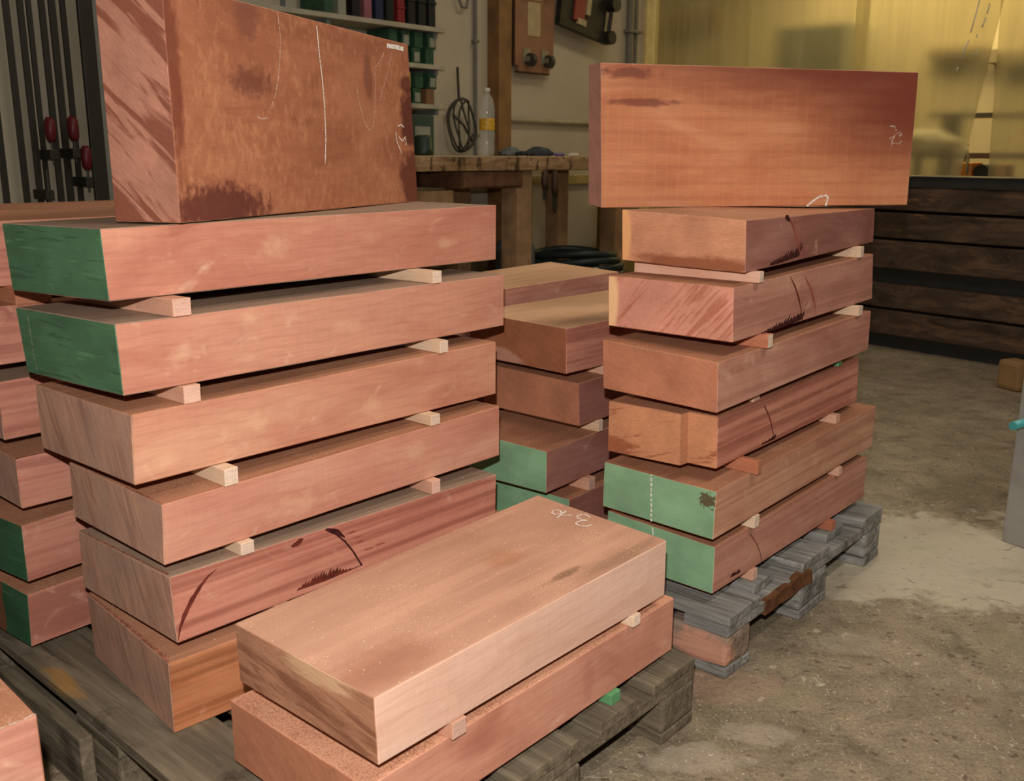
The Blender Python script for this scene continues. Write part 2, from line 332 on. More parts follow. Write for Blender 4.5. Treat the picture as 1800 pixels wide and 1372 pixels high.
# ------------------------------------------------------------------ block geometry
BLK={
'A1':((-0.5701,1.346,0.7837),0.9191,{'Cb':(0.0013,-0.0017,0.0054),'Rb':(0.8818,0.0002,-0.006),'Bb':(0.8819,0.2795,-0.006),'Lb':(0.0009,0.2784,-0.003),'Ct':(-0.0006,0.0008,0.1068),'Rt':(0.8824,-0.0006,0.1078),'Bt':(0.8819,0.2795,0.1078),'Lt':(-0.0018,0.2819,0.1019)}),
'A2':((-0.5497,1.3156,0.6545),0.8856,{'Cb':(0.0013,-0.0016,0.0052),'Rb':(0.8407,-0.0006,-0.0042),'Bb':(0.8402,0.2946,-0.0042),'Lb':(0.0014,0.2928,-0.0034),'Ct':(-0.0003,0.0004,0.1075),'Rt':(0.8404,-0.0003,0.1017),'Bt':(0.8402,0.2946,0.1017),'Lt':(-0.0029,0.2982,0.1011)}),
'A3':((-0.5418,1.3163,0.5233),0.857,{'Cb':(-0.0011,0.0012,0.0034),'Rb':(0.7776,-0.0004,-0.0031),'Bb':(0.7772,0.3031,-0.0031),'Lb':(-0.0009,0.3041,-0.0026),'Ct':(0.0017,-0.002,0.108),'Rt':(0.7774,-0.0003,0.1053),'Bt':(0.7772,0.3031,0.1053),'Lt':(-0.0004,0.3035,0.1051)}),
'A4':((-0.509,1.318,0.4016),0.8538,{'Cb':(-0.0016,0.0018,-0.0001),'Rb':(0.737,0.0001,-0.0027),'Bb':(0.737,0.2928,-0.0027),'Lb':(-0.0002,0.2931,0.0017),'Ct':(0.0013,-0.0014,0.0951),'Rt':(0.7368,0.0002,0.1014),'Bt':(0.737,0.2928,0.1014),'Lt':(0.0006,0.2921,0.0963)}),
'A5':((-0.5045,1.3185,0.2717),0.8332,{'Cb':(0.0017,-0.0018,0.003),'Rb':(0.7027,0.0,0.0),'Bb':(0.7027,0.3055,0.0),'Lb':(-0.0017,0.3074,-0.0024),'Ct':(-0.0007,0.0008,0.1105),'Rt':(0.704,-0.0015,0.0987),'Bt':(0.7027,0.3055,0.0987),'Lt':(-0.0013,0.3069,0.1008)}),
'A6':((-0.5147,1.309,0.132),0.7605,{'Cb':(-0.0001,0.0001,0.001),'Rb':(0.8,-0.0,0.0),'Bb':(0.8,0.3202,0.0),'Lb':(0.0015,0.3188,-0.0025),'Ct':(0.0001,-0.0001,0.1148),'Rt':(0.8,-0.0,0.1149),'Bt':(0.8,0.3202,0.1149),'Lt':(-0.0015,0.3217,0.1175)}),
'S1':((-0.4872,1.4226,0.889),1.2349,{'Cb':(0.0007,-0.002,0.0005),'Rb':(0.8123,-0.0079,-0.0016),'Bb':(0.8095,0.1161,-0.0016),'Lb':(0.0003,0.1154,0.0005),'Ct':(0.0,0.0,0.3343),'Rt':(0.8069,0.0073,0.3336),'Bt':(0.8095,0.1161,0.3336),'Lt':(0.0,0.1161,0.3343)}),
'F1':((-0.1614,1.0245,0.2715),0.8541,{'Cb':(0.0014,-0.0016,0.0018),'Rb':(0.6458,0.0011,-0.0062),'Bb':(0.6468,0.2895,-0.0062),'Lb':(0.0004,0.2891,0.0024),'Ct':(-0.0005,0.0006,0.0933),'Rt':(0.6455,0.0015,0.0945),'Bt':(0.6493,0.2866,0.1052),'Lt':(-0.0012,0.2908,0.0914)}),
'F2':((-0.174,1.0193,0.148),0.8508,{'Cb':(0.0,0.0,0.0),'Rb':(0.6952,-0.0002,-0.0004),'Bb':(0.695,0.2938,-0.0004),'Lb':(0.0002,0.2935,0.0009),'Ct':(0.0,0.0,0.0986),'Rt':(0.6949,0.0002,0.0988),'Bt':(0.695,0.2938,0.0988),'Lt':(0.0,0.2937,0.0982)}),
'S2':((0.1901,2.1634,0.881),0.2678,{'Cb':(0.0049,-0.0013,-0.0013),'Rb':(0.793,-0.0007,-0.0013),'Bb':(0.7905,0.0801,-0.0013),'Lb':(0.003,0.0793,0.0021),'Ct':(-0.0044,0.0012,0.3046),'Rt':(0.7883,0.0006,0.3058),'Bt':(0.7905,0.0801,0.3058),'Lt':(-0.003,0.0809,0.3078)}),
'R1':((0.4287,1.7846,0.7873),0.9112,{'Cb':(0.0013,-0.0017,-0.0046),'Rb':(0.7272,-0.0014,0.0057),'Bb':(0.7261,0.2665,0.0057),'Lb':(0.0011,0.2652,0.0012),'Ct':(-0.0012,0.0015,0.0921),'Rt':(0.7251,0.0014,0.0859),'Bt':(0.7261,0.2665,0.0859),'Lt':(-0.0009,0.2677,0.1016)}),
'R2':((0.4036,1.7425,0.6598),0.9009,{'Cb':(0.0013,-0.0016,0.0),'Rb':(0.7589,-0.0029,-0.0026),'Bb':(0.7566,0.2713,-0.0026),'Lb':(0.001,0.2701,0.0013),'Ct':(-0.0012,0.0016,0.1019),'Rt':(0.7543,0.003,0.1065),'Bt':(0.7566,0.2713,0.1065),'Lt':(-0.0009,0.2724,0.1019)}),
'R3':((0.3737,1.703,0.5396),0.8756,{'Cb':(0.001,-0.0012,-0.0037),'Rb':(0.7596,-0.0004,0.0016),'Bb':(0.7592,0.2537,0.0016),'Lb':(0.0016,0.2518,0.003),'Ct':(-0.0011,0.0013,0.091),'Rt':(0.7583,0.0011,0.096),'Bt':(0.7592,0.2537,0.096),'Lt':(-0.0009,0.2547,0.101)}),
'R4':((0.3898,1.752,0.4092),0.8799,{'Cb':(0.0009,-0.001,0.0033),'Rb':(0.7255,-0.0019,-0.0034),'Bb':(0.7239,0.2523,-0.0034),'Lb':(0.0,0.2523,-0.0017),'Ct':(-0.0007,0.0009,0.1058),'Rt':(0.7226,0.0016,0.1087),'Bt':(0.7239,0.2523,0.1087),'Lt':(-0.0004,0.2528,0.1041)}),
'R5':((0.3841,1.711,0.2854),0.8657,{'Cb':(-0.0005,0.0006,-0.0014),'Rb':(0.8124,0.0003,-0.003),'Bb':(0.8126,0.2572,-0.003),'Lb':(0.0001,0.2571,0.0037),'Ct':(0.0002,-0.0003,0.0958),'Rt':(0.8123,0.0004,0.1039),'Bt':(0.8126,0.2572,0.1039),'Lt':(0.0006,0.2564,0.0999)}),
'R6':((0.3962,1.7434,0.1575),0.8499,{'Cb':(-0.0003,0.0003,-0.0004),'Rb':(0.7524,-0.0002,-0.0012),'Bb':(0.7522,0.2585,-0.0012),'Lb':(0.0,0.2585,0.0),'Ct':(-0.0002,0.0002,0.0979),'Rt':(0.7515,0.0008,0.106),'Bt':(0.7522,0.2585,0.106),'Lt':(0.0008,0.2576,0.108)}),
'M1':((0.1174,2.0604,0.5284),0.82,{'Cb':(0.0007,-0.0007,-0.0012),'Rb':(0.8,-0.0,0.0),'Bb':(0.8,0.29,0.0),'Lb':(-0.0,0.29,0.0),'Ct':(-0.0006,0.0007,0.1),'Rt':(0.8,-0.0,0.1029),'Bt':(0.8,0.29,0.1029),'Lt':(-0.0,0.29,0.1029)}),
'M2':((0.1495,2.0865,0.4011),0.8575,{'Cb':(0.0014,-0.0016,-0.0003),'Rb':(0.8,0.0,0.0),'Bb':(0.8,0.29,0.0),'Lb':(0.0,0.29,0.0),'Ct':(-0.0009,0.001,0.0984),'Rt':(0.8,0.0,0.1026),'Bt':(0.8,0.29,0.1026),'Lt':(0.0,0.29,0.1026)}),
'M3':((0.0757,1.9854,0.2758),0.8934,{'Cb':(0.0,-0.0,0.0013),'Rb':(0.8,0.0,0.0),'Bb':(0.8,0.29,0.0),'Lb':(-0.0,0.29,0.0),'Ct':(-0.0001,0.0001,0.0959),'Rt':(0.8,0.0,0.1005),'Bt':(0.8,0.29,0.1005),'Lt':(-0.0,0.29,0.1005)}),
'M0':((-0.1889,2.1952,0.6313),0.8937,{'Cb':(0.0,0.0,0.0),'Rb':(0.8,0.0,0.0),'Bb':(0.8,0.2548,0.0),'Lb':(0.0,0.2548,0.0),'Ct':(0.0,0.0,0.0371),'Rt':(0.7991,0.0012,0.0327),'Bt':(0.801,0.2536,0.0427),'Lt':(0.0,0.2548,0.0371)}),
'M4':((0.1261,2.0268,0.1466),0.8776,{'Cb':(0.0,0.0,0.0),'Rb':(0.8,-0.0,0.0),'Bb':(0.8,0.29,0.0),'Lb':(-0.0,0.29,0.0),'Ct':(0.0021,-0.0025,0.1011),'Rt':(0.8,-0.0,0.1044),'Bt':(0.8,0.29,0.1044),'Lt':(-0.0,0.29,0.1044)}),
'G1':((-0.8876,1.5932,0.772),0.8626,{'Cb':(0.0,0.0,0.0),'Rb':(0.8,0.0,0.0),'Bb':(0.8,0.6396,0.0),'Lb':(-0.0,0.6396,0.0),'Ct':(0.0,0.0,0.1087),'Rt':(0.8,0.0,0.1087),'Bt':(0.8,0.6396,0.1087),'Lt':(-0.0,0.6396,0.1087)}),
'G2':((-0.8668,1.5754,0.6448),0.8579,{'Cb':(0.0,0.0,0.0),'Rb':(0.8,0.0,0.0),'Bb':(0.8,0.2999,0.0),'Lb':(-0.0,0.2999,0.0),'Ct':(0.0,0.0,0.0977),'Rt':(0.8,0.0,0.0977),'Bt':(0.8,0.2999,0.0977),'Lt':(-0.0,0.2999,0.0977)}),
'G3':((-0.8651,1.574,0.5138),0.8892,{'Cb':(-0.0001,0.0001,0.0013),'Rb':(0.8,0.0,0.0),'Bb':(0.8,0.2999,0.0),'Lb':(0.0,0.2999,0.0),'Ct':(0.0,0.0,0.1036),'Rt':(0.8,0.0,0.1036),'Bt':(0.8,0.2999,0.1036),'Lt':(0.0,0.2999,0.1036)}),
'G4':((-0.8399,1.5552,0.3986),0.8444,{'Cb':(0.0005,-0.0006,0.0002),'Rb':(0.8,0.0,0.0),'Bb':(0.8,0.2999,0.0),'Lb':(-0.0,0.2999,0.0),'Ct':(-0.0003,0.0003,0.0902),'Rt':(0.8,0.0,0.0877),'Bt':(0.8,0.2999,0.0877),'Lt':(-0.0,0.2999,0.0877)}),
'G5':((-0.8358,1.5382,0.2677),0.9608,{'Cb':(0.0001,-0.0001,0.0028),'Rb':(0.8,-0.0,0.0),'Bb':(0.8,0.2999,0.0),'Lb':(0.0,0.2999,0.0),'Ct':(0.0002,-0.0003,0.1066),'Rt':(0.8,-0.0,0.1041),'Bt':(0.8,0.2999,0.1041),'Lt':(0.0,0.2999,0.1041)}),
'G6':((-0.8444,1.5431,0.1405),0.9132,{'Cb':(-0.0012,0.0016,0.0038),'Rb':(0.8,-0.0,0.0),'Bb':(0.8,0.2999,0.0),'Lb':(-0.0,0.2999,0.0),'Ct':(0.0014,-0.0018,0.1031),'Rt':(0.8,-0.0,0.1012),'Bt':(0.8,0.2999,0.1012),'Lt':(-0.0,0.2999,0.1012)}),
'H1':((-1.0902,0.3924,0.275),0.801,{'Cb':(0.0,0.0,0.0),'Rb':(0.8,0.0,0.0),'Bb':(0.8,0.29,0.0),'Lb':(-0.0,0.29,0.0),'Ct':(0.0,0.0,0.1001),'Rt':(0.8,-0.0001,0.1019),'Bt':(0.8,0.29,0.1019),'Lt':(-0.0,0.29,0.1001)}),
'PR':((0.4201,1.6911,0.0),0.8635,{'Cb':(0.0,0.0,0.0),'Rb':(0.8051,0.0,0.0),'Bb':(0.8051,1.2,0.0),'Lb':(-0.0,1.2,0.0),'Ct':(0.0,0.0,0.1327),'Rt':(0.8051,0.0,0.1327),'Bt':(0.8051,1.2,0.1327),'Lt':(-0.0,1.2,0.1327)}),
'PF':((-0.2075,0.9509,-0.0001),0.8408,{'Cb':(0.0,0.0,0.0),'Rb':(0.8059,0.0,0.0),'Bb':(0.8059,1.2,0.0),'Lb':(0.0,1.2,0.0),'Ct':(0.0,0.0,0.1281),'Rt':(0.8059,0.0,0.1281),'Bt':(0.8059,1.2,0.1281),'Lt':(0.0,1.2,0.1281)}),
}
KEYS = ('Cb', 'Rb', 'Bb', 'Lb', 'Ct', 'Rt', 'Bt', 'Lt')
class Blk: pass
BK = {}
def mkblk(n, o, th, c):
    b = Blk(); b.n = n; b.o = Vector(o); b.th = th; b.c = {k: Vector(c[k]) for k in KEYS}
    b.M = Matrix.Translation(b.o) @ Matrix.Rotation(th, 4, 'Z'); b.Mi = b.M.inverted()
    BK[n] = b; return b
def tri(b, s, t, w):
    c = b.c
    lo = c['Cb']*(1-s)*(1-t) + c['Rb']*s*(1-t) + c['Bb']*s*t + c['Lb']*(1-s)*t
    hi = c['Ct']*(1-s)*(1-t) + c['Rt']*s*(1-t) + c['Bt']*s*t + c['Lt']*(1-s)*t
    return lo*(1-w) + hi*w
FACES = {'side': (('Cb', 'Rb', 'Rt', 'Ct'), lambda a, e: (a, 0, e), Vector((0, -1, 0))),
         'end': (('Cb', 'Lb', 'Lt', 'Ct'), lambda a, e: (0, a, e), Vector((-1, 0, 0))),
         'top': (('Ct', 'Rt', 'Bt', 'Lt'), lambda a, e: (a, e, 1), Vector((0, 0, 1)))}
def on_face(b, face, px, py):
    """point of the block's face seen at a pixel -> local point on that face"""
    ks, f, n = FACES[face]
    P = [b.c[k] for k in ks]
    o = b.Mi @ Vector((0, 0, CH)); d = b.Mi.to_3x3() @ ray(px, py)
    nn = (P[2]-P[0]).cross(P[3]-P[1]).normalized()
    h = o + d * ((P[0]+P[1]+P[2]+P[3])*.25 - o).dot(nn) / d.dot(nn)
    a = e = .5
    for _ in range(8):
        q = P[0]*(1-a)*(1-e) + P[1]*a*(1-e) + P[2]*a*e + P[3]*(1-a)*e
        da = (P[1]-P[0])*(1-e) + (P[2]-P[3])*e; de = (P[3]-P[0])*(1-a) + (P[2]-P[1])*a
        r = h - q
        A = da.dot(da); B = da.dot(de); C = de.dot(de); det = A*C - B*B
        ra, re = r.dot(da), r.dot(de)
        a += (C*ra - B*re)/det; e += (A*re - B*ra)/det
    a = min(1, max(0, a)); e = min(1, max(0, e))
    return tri(b, *f(a, e)), n
def ribbon(bm, b, face, pts, wid, mi=0, off=.0007, taper=False, wob=.25, step=5.0):
    dense = []
    for p, q in zip(pts, pts[1:]):
        k = max(1, int(math.hypot(q[0]-p[0], q[1]-p[1]) / step))
        dense += [(p[0] + (q[0]-p[0])*i/k, p[1] + (q[1]-p[1])*i/k) for i in range(k)]
    dense.append(pts[-1])
    L = []
    for p in dense:
        x, n = on_face(b, face, *p); L.append(x + n * off)
    prev = None; N = len(L)
    for i, x in enumerate(L):
        d = (L[min(i+1, N-1)] - L[max(i-1, 0)])
        if d.length < 1e-7: continue
        sd = d.normalized().cross(n)
        w_ = wid * (1 + wob * noise.noise(x * 90)) * .5
        if taper: w_ *= max(.12, math.sin(math.pi * (i + .5) / N))
        a, c = bm.verts.new(x + sd * w_), bm.verts.new(x - sd * w_)
        if prev:
            q = bm.faces.new((prev[0], a, c, prev[1])); q.material_index = mi
        prev = (a, c)
def jag(bm, b, face, base, hgt, mi=0, n=40, lean=4.0, seed=1, off=.0006):
    """jagged stain standing on a base polyline (pixels), hgt(t) pixels high"""
    rnd = random.Random(seed); prev = None
    for i in range(n+1):
        t = i/n; k = t*(len(base)-1); j = min(int(k), len(base)-2); k -= j
        x = base[j][0]*(1-k) + base[j+1][0]*k; y = base[j][1]*(1-k) + base[j+1][1]*k
        h = hgt(t) * (1.0 if i % 2 else rnd.uniform(.35, .7)) * rnd.uniform(.75, 1.1)
        p, nn = on_face(b, face, x, y); q, _ = on_face(b, face, x + lean*h/10, y - h)
        a, c = bm.verts.new(p + nn*off), bm.verts.new(q + nn*off)
        if prev:
            f = bm.faces.new((prev[0], a, c, prev[1])); f.material_index = mi
        prev = (a, c)
def params(n, L, e=.0016, extra=()):
    e = e / L
    p = [0, e] + [i/n for i in range(1, n)] + [1-e, 1] + list(extra)
    return sorted(set(p))
def block_bm(b, seed, notch=None, wane=None):
    c = b.c; L = (c['Rb']-c['Cb']).length; W = (c['Lb']-c['Cb']).length; T = (c['Ct']-c['Cb']).length
    S_ = params(22, L); Tt = params(9, W, extra=(notch and (notch[0], notch[0]+.012)) or ()); Z = params(5, T)
    bm = bmesh.new(); cache = {}
    nz = Vector((seed*3.1, seed*1.7, seed*.9))
    def V(i, j, k):
        key = (i, j, k)
        if key in cache: return cache[key]
        s, t, w_ = S_[i], Tt[j], Z[k]
        p = tri(b, s, t, w_)
        ex = [0, 0, 0]
        if s in (0, 1): ex[0] = 1 if s == 0 else -1
        if t in (0, 1): ex[1] = 1 if t == 0 else -1
        if w_ in (0, 1): ex[2] = 1 if w_ == 0 else -1
        if sum(abs(x) for x in ex) >= 2:
            am = .0008 + .0012 * max(0, noise.noise(p*34 + nz))
            p = p + Vector(ex) * am
        else:
            g = noise.noise(p*7 + nz) * .0007
            p = p + Vector(ex) * g
        if notch and s == 0 and t >= notch[0] + .005: p.x -= notch[1]
        if notch and s > 0 and s < .05 and t >= notch[0] + .005: p.x -= notch[1]
        if wane and s < .12 and t == 0:                 # rounded, worn near corner
            p.y += wane * (1 - s/.12) * (w_**2)
        cache[key] = bm.verts.new(p); return cache[key]
    nS, nT, nZ = len(S_)-1, len(Tt)-1, len(Z)-1
    def quad(vs, mi):
        f = bm.faces.new(vs); f.material_index = mi; f.smooth = False
    for i in range(nS):
        for k in range(nZ):
            quad((V(i, 0, k), V(i+1, 0, k), V(i+1, 0, k+1), V(i, 0, k+1)), 0)
            quad((V(i, nT, k), V(i, nT, k+1), V(i+1, nT, k+1), V(i+1, nT, k)), 0)
        for j in range(nT):
            quad((V(i, j, 0), V(i, j+1, 0), V(i+1, j+1, 0), V(i+1, j, 0)), 2)
            quad((V(i, j, nZ), V(i+1, j, nZ), V(i+1, j+1, nZ), V(i, j+1, nZ)), 2)
    for j in range(nT):
        for k in range(nZ):
            quad((V(0, j, k), V(0, j, k+1), V(0, j+1, k+1), V(0, j+1, k)), 1)
            quad((V(nS, j, k), V(nS, j+1, k), V(nS, j+1, k+1), V(nS, j, k+1)), 1)
    return bm
# ---- timber materials
SD_PINK = side('sawn_pink_timber_side')
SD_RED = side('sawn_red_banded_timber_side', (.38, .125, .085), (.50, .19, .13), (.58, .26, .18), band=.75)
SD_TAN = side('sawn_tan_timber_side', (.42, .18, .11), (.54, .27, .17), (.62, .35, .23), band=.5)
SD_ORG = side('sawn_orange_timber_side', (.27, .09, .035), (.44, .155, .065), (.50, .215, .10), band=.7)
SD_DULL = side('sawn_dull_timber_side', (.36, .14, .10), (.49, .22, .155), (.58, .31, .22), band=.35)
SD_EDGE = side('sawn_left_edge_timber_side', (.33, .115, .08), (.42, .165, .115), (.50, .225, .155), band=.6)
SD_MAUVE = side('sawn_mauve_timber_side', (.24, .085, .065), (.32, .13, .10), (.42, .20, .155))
SD_FLESH = side('sawn_light_pink_timber_side', (.60, .34, .25), (.68, .42, .32), (.73, .50, .39))
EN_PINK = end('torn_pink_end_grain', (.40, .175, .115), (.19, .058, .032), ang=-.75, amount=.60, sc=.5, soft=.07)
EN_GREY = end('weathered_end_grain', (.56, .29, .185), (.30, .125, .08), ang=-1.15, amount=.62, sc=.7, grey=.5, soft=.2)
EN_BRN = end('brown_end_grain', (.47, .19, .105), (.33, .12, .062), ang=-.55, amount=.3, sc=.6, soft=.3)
EN_TEAR = end('fanned_end_grain', (.42, .20, .115), (.22, .085, .045), ang=-.12, amount=.66, sc=.8, soft=.14, ms=[((0, .11, .085), (.3, .085, .022), (.62, .38, .22), .5, 1.5, (20, 14, 110), .85)])
TP = top('dusty_timber_top'); TP_SAW = top('sawdust_covered_timber_top', (.36, .14, .08), (.48, .21, .13), dust=1.1, dcol=(.68, .36, .22))
TP_GREY = top('greyish_timber_top', (.27, .18, .13), (.36, .235, .16), dust=.15, stripe=.3)
TP_TAN = top('tan_timber_top', (.50, .28, .155), (.60, .36, .21), dust=.2)
GRN = green('green_end_paint'); GRN_D = green('dark_green_end_paint', (.075, .165, .085), line=.6, wear=.0); GRN_F = green('flat_green_end_paint', (.225, .39, .225), line=.06)
GRN_K = green('flat_green_end_paint_with_knot', (.225, .39, .225), line=.06, ms=[((0, .016, .074), (.3, .020, .016), (.10, .06, .03), .3, 3.2, (90, 90, 90), .9)])
GRN_O = green('old_green_end_paint', (.035, .10, .05), line=.3, wear=.9)
M_STAIN = plain('dark_timber_stain', (.055, .012, .010), .7, .15, var=.5, vs=60)
M_SCAR = plain('dark_red_saw_scar', (.13, .025, .016), .6, .2, var=.4, vs=60)
M_SCAR2 = plain('reddish_saw_scar', (.30, .085, .055), .6, .2, var=.4, vs=40)
M_FRAY = plain('frayed_wood_fibre', (.33, .13, .075), .8, .1, var=.5, vs=90)
def chalkmat(name, col, lo, hi, al):
    t = NT(name); o, r = t.coord()
    f = t.noise(r, 260.0, 3.0, .7)
    t.set(t.b.inputs['Alpha'], t.mr(f, lo, hi, 0, al))
    return t.done(col, .9, .1)
M_CHALK = chalkmat('white_chalk', (.86, .80, .72), .34, .50, .95)
M_CHALK2 = chalkmat('faint_chalk', (.80, .62, .50), .36, .60, .62)
S1b = side('reddish_flatsawn_slab_face', (.24, .078, .038), (.34, .12, .06), (.42, .165, .085), fuzz=.75, ring_=.0, ms=[
    ((.09, 0, .020), (.17, .4, .050), (.105, .024, .018), .55, 1.6, (75, 60, 60), .9),
    ((.20, 0, .215), (.085, .4, .028), (.14, .040, .025), .7, 2.0, (60, 30, 60), .75),
    ((.20, 0, .315), (.05, .4, .05), (.16, .050, .034), .7, 1.8, (40, 30, 60), .6),
    ((.012, 0, .22), (.022, .4, .20), (.15, .035, .018), .6, 1.6, (40, 30, 26), .8),
    ((.80, 0, .175), (.062, .4, .070), (.085, .014, .010), .35, 1.0, (18, 18, 22), .9),
    ((.80, 0, .05), (.085, .4, .07), (.085, .014, .010), .35, 1.3, (18, 18, 30), .8),
    ((.80, 0, .25), (.055, .4, .022), (.085, .014, .010), .4, .8, (18, 18, 22), .8),
    ((.61, 0, .25), (.028, .4, .06), (.17, .055, .030), .6, .9, (30, 30, 20), .7)])
S2b = side('wide_red_slab_face', (.42, .135, .06), (.56, .215, .10), (.64, .285, .145), ring_=.03, fuzz=.3, ladder=.24, ms=[
    ((.55, 0, .345), (.85, .4, .17), (.15, .026, .016), .85, .4, (6, 6, 22), .9),
    ((.80, 0, .22), (.42, .4, .20), (.17, .032, .018), .9, .4, (6, 6, 34), .9),
    ((.10, 0, .225), (.10, .4, .012), (.17, .045, .030), .6, 1.6, (30, 30, 60), .75),
    ((.06, 0, .285), (.09, .4, .014), (.15, .035, .025), .6, 2.0, (30, 30, 60), .7)])
EN_S2 = end('rosy_end_grain', (.56, .29, .22), (.36, .13, .085), ang=-.5, amount=.35, sc=.7, soft=.15)
T1F = top('fine_dusted_slab_top', (.40, .205, .135), (.54, .30, .20), dust=.35, ms=[
    ((.40, .15, .1), (.05, .035, .1), (.36, .15, .065), .7, .9, (20, 30, 20), .5),
    ((.42, .045, .1), (.055, .012, .1), (.18, .095, .055), .7, 1.3, (22, 40, 20), .7),
    ((.53, .018, .1), (.16, .03, .1), (.22, .12, .07), .8, 1.0, (12, 30, 20), .6),
    ((.06, .05, .1), (.12, .07, .1), (.30, .12, .07), .8, .8, (12, 12, 20), .6)])
LIGHT = (.74, .46, .29)
def flames(spots):
    return [((u, 0, z), (ru*.8, .3, rz*.8), LIGHT, 1.0, 2.6, (30, 30, 45), .36) for u, z, ru, rz in spots]
SA1 = side('flamed_timber_side', ms=flames([(.30, .06, .05, .03), (.72, .04, .05, .02)]))
SA2 = side('flamed_timber_side', RED, (.54, .25, .165), PALE, ms=flames([(.22, .085, .035, .02), (.42, .05, .05, .02), (.10, .05, .05, .03)]))
SA3 = side('flamed_timber_side', (.42, .16, .10), (.53, .235, .15), (.62, .32, .205), ms=flames([(.21, .055, .05, .03), (.05, .03, .04, .02), (.45, .03, .04, .03)]))
SA4 = side('flamed_timber_side', (.46, .18, .12), (.56, .255, .175), (.64, .34, .235), ms=flames([(.25, .03, .12, .03), (.5, .06, .06, .03)]))
def dull(spots):
    return [((u, 0, z), (ru, .3, rz), (.36, .12, .085), .7, .8, (12, 12, 20), .4) for u, z, ru, rz in spots]
SF2 = side('sawdusted_timber_side', (.40, .15, .095), (.55, .25, .17), (.62, .32, .22), ms=dull([(.45, .05, .02, .05), (.2, .06, .06, .03)]))
ER1 = end('tan_end_grain_with_dark_foot', (.56, .26, .145), (.46, .18, .09), ang=.05, amount=.35, sc=.5, soft=.3, ms=[
    ((0, .26, .05), (.3, .022, .08), (.76, .38, .16), .5, .5, (20, 20, 10), .9), ((0, .10, .004), (.3, .16, .024), (.24, .07, .03), .5, 1.2, (12, 12, 40), .85)])
ER2 = end('rosy_torn_end_grain', (.60, .27, .19), (.42, .15, .09), ang=.85, amount=.42, ms=[
    ((0, .262, .05), (.3, .020, .08), (.80, .50, .26), .5, .5, (20, 20, 20), .95)])
ER4 = end('fibrous_end_grain', (.58, .26, .13), (.30, .10, .045), ang=.30, amount=.35, ms=[((0, .24, .012), (.3, .10, .028), (.30, .09, .04), .5, 1.6, (20, 24, 90), .85)])
EM1 = end('brown_end_grain_with_pale_corner', (.33, .115, .055), (.24, .08, .04), ang=-.4, amount=.3, sc=.6, soft=.3, ms=[((0, .30, -.01), (.3, .20, .055), (.50, .25, .17), .25, .9, (20, 14, 30), .9)])
# name: (side, end, top, label, group)
TALL = 'slabs of the tall left stack'; RIGHT = 'slabs of the right stack'; LOW = 'slabs of the low front stack'
MID = 'slabs of the middle stack behind'; FARL = 'slabs of the stack at the left edge'
SPEC = {
 'A1': (SA1, GRN_D, TP_GREY, 'green-ended slab, topmost flat one of the tall left stack, under the upright slab', TALL),
 'A2': (SA2, GRN_D, TP_GREY, 'green-ended red timber slab, second from the top of the tall left stack', TALL),
 'A3': (SA3, EN_GREY, TP, 'red timber slab with bare greyish end, third down in the tall left stack', TALL),
 'A4': (SA4, EN_GREY, TP, 'plain pink timber slab with weathered end, fourth down in the tall left stack', TALL),
 'A5': (SD_RED, EN_GREY, TP_GREY, 'banded red timber slab with dark curved saw scars, fifth down in the tall left stack', TALL),
 'A6': (SD_ORG, EN_GREY, TP, 'orange striped timber slab lying on the pallet, lowest of the tall left stack', TALL),
 'S1': (S1b, EN_PINK, TP, 'large dark red slab with chalk lines, on edge atop the tall left stack', None),
 'F1': (SD_FLESH, EN_TEAR, T1F, 'wide slab with chalk figures and sawdust on top, upper one of the low front stack', LOW),
 'F2': (SF2, EN_BRN, TP_SAW, 'slab thick with red sawdust, lower one of the low front stack', LOW),
 'S2': (S2b, EN_S2, TP, 'wide red slab standing on edge across the top of the right stack', None),
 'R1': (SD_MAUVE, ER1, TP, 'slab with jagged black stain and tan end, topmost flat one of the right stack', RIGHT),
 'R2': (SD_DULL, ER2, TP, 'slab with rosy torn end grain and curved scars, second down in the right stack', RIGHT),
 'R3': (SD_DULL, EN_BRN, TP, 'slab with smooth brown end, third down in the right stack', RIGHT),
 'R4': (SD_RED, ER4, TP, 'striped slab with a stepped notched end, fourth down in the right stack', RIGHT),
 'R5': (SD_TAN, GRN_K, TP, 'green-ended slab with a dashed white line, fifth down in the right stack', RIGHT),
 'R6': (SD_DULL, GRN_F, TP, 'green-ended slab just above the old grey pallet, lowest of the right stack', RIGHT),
 'M0': (SD_DULL, EN_BRN, TP_TAN, 'tan-topped slab just behind the middle stack, its top a little higher', 'slabs of the stack behind the middle one'),
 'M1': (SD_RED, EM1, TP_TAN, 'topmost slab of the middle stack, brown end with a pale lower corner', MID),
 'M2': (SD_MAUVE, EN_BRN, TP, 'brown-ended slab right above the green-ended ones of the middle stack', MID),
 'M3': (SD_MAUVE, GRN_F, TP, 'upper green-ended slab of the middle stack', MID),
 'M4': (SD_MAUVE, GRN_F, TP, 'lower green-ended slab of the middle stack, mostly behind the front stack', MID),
 'G1': (SD_EDGE, EN_GREY, TP, 'topmost slab of the stack at the left edge, showing its dusty top', FARL),
 'G2': (SD_EDGE, EN_GREY, TP, 'second slab down in the stack at the left edge', FARL),
 'G3': (SD_EDGE, EN_GREY, TP_GREY, 'third slab down in the stack at the left edge', FARL),
 'G4': (SD_EDGE, EN_GREY, TP, 'slab with rounded near corner, fourth down in the stack at the left edge', FARL),
 'G5': (SD_EDGE, GRN_O, TP, 'slab with worn green end, upper green one of the stack at the left edge', FARL),
 'G6': (SD_EDGE, GRN_O, TP, 'green-ended slab on the pallet, lowest of the stack at the left edge', FARL),
 'H1': (SD_DULL, EN_BRN, TP, 'slab cut off by the bottom left corner of the photo, chalk line along its edge', None),
}
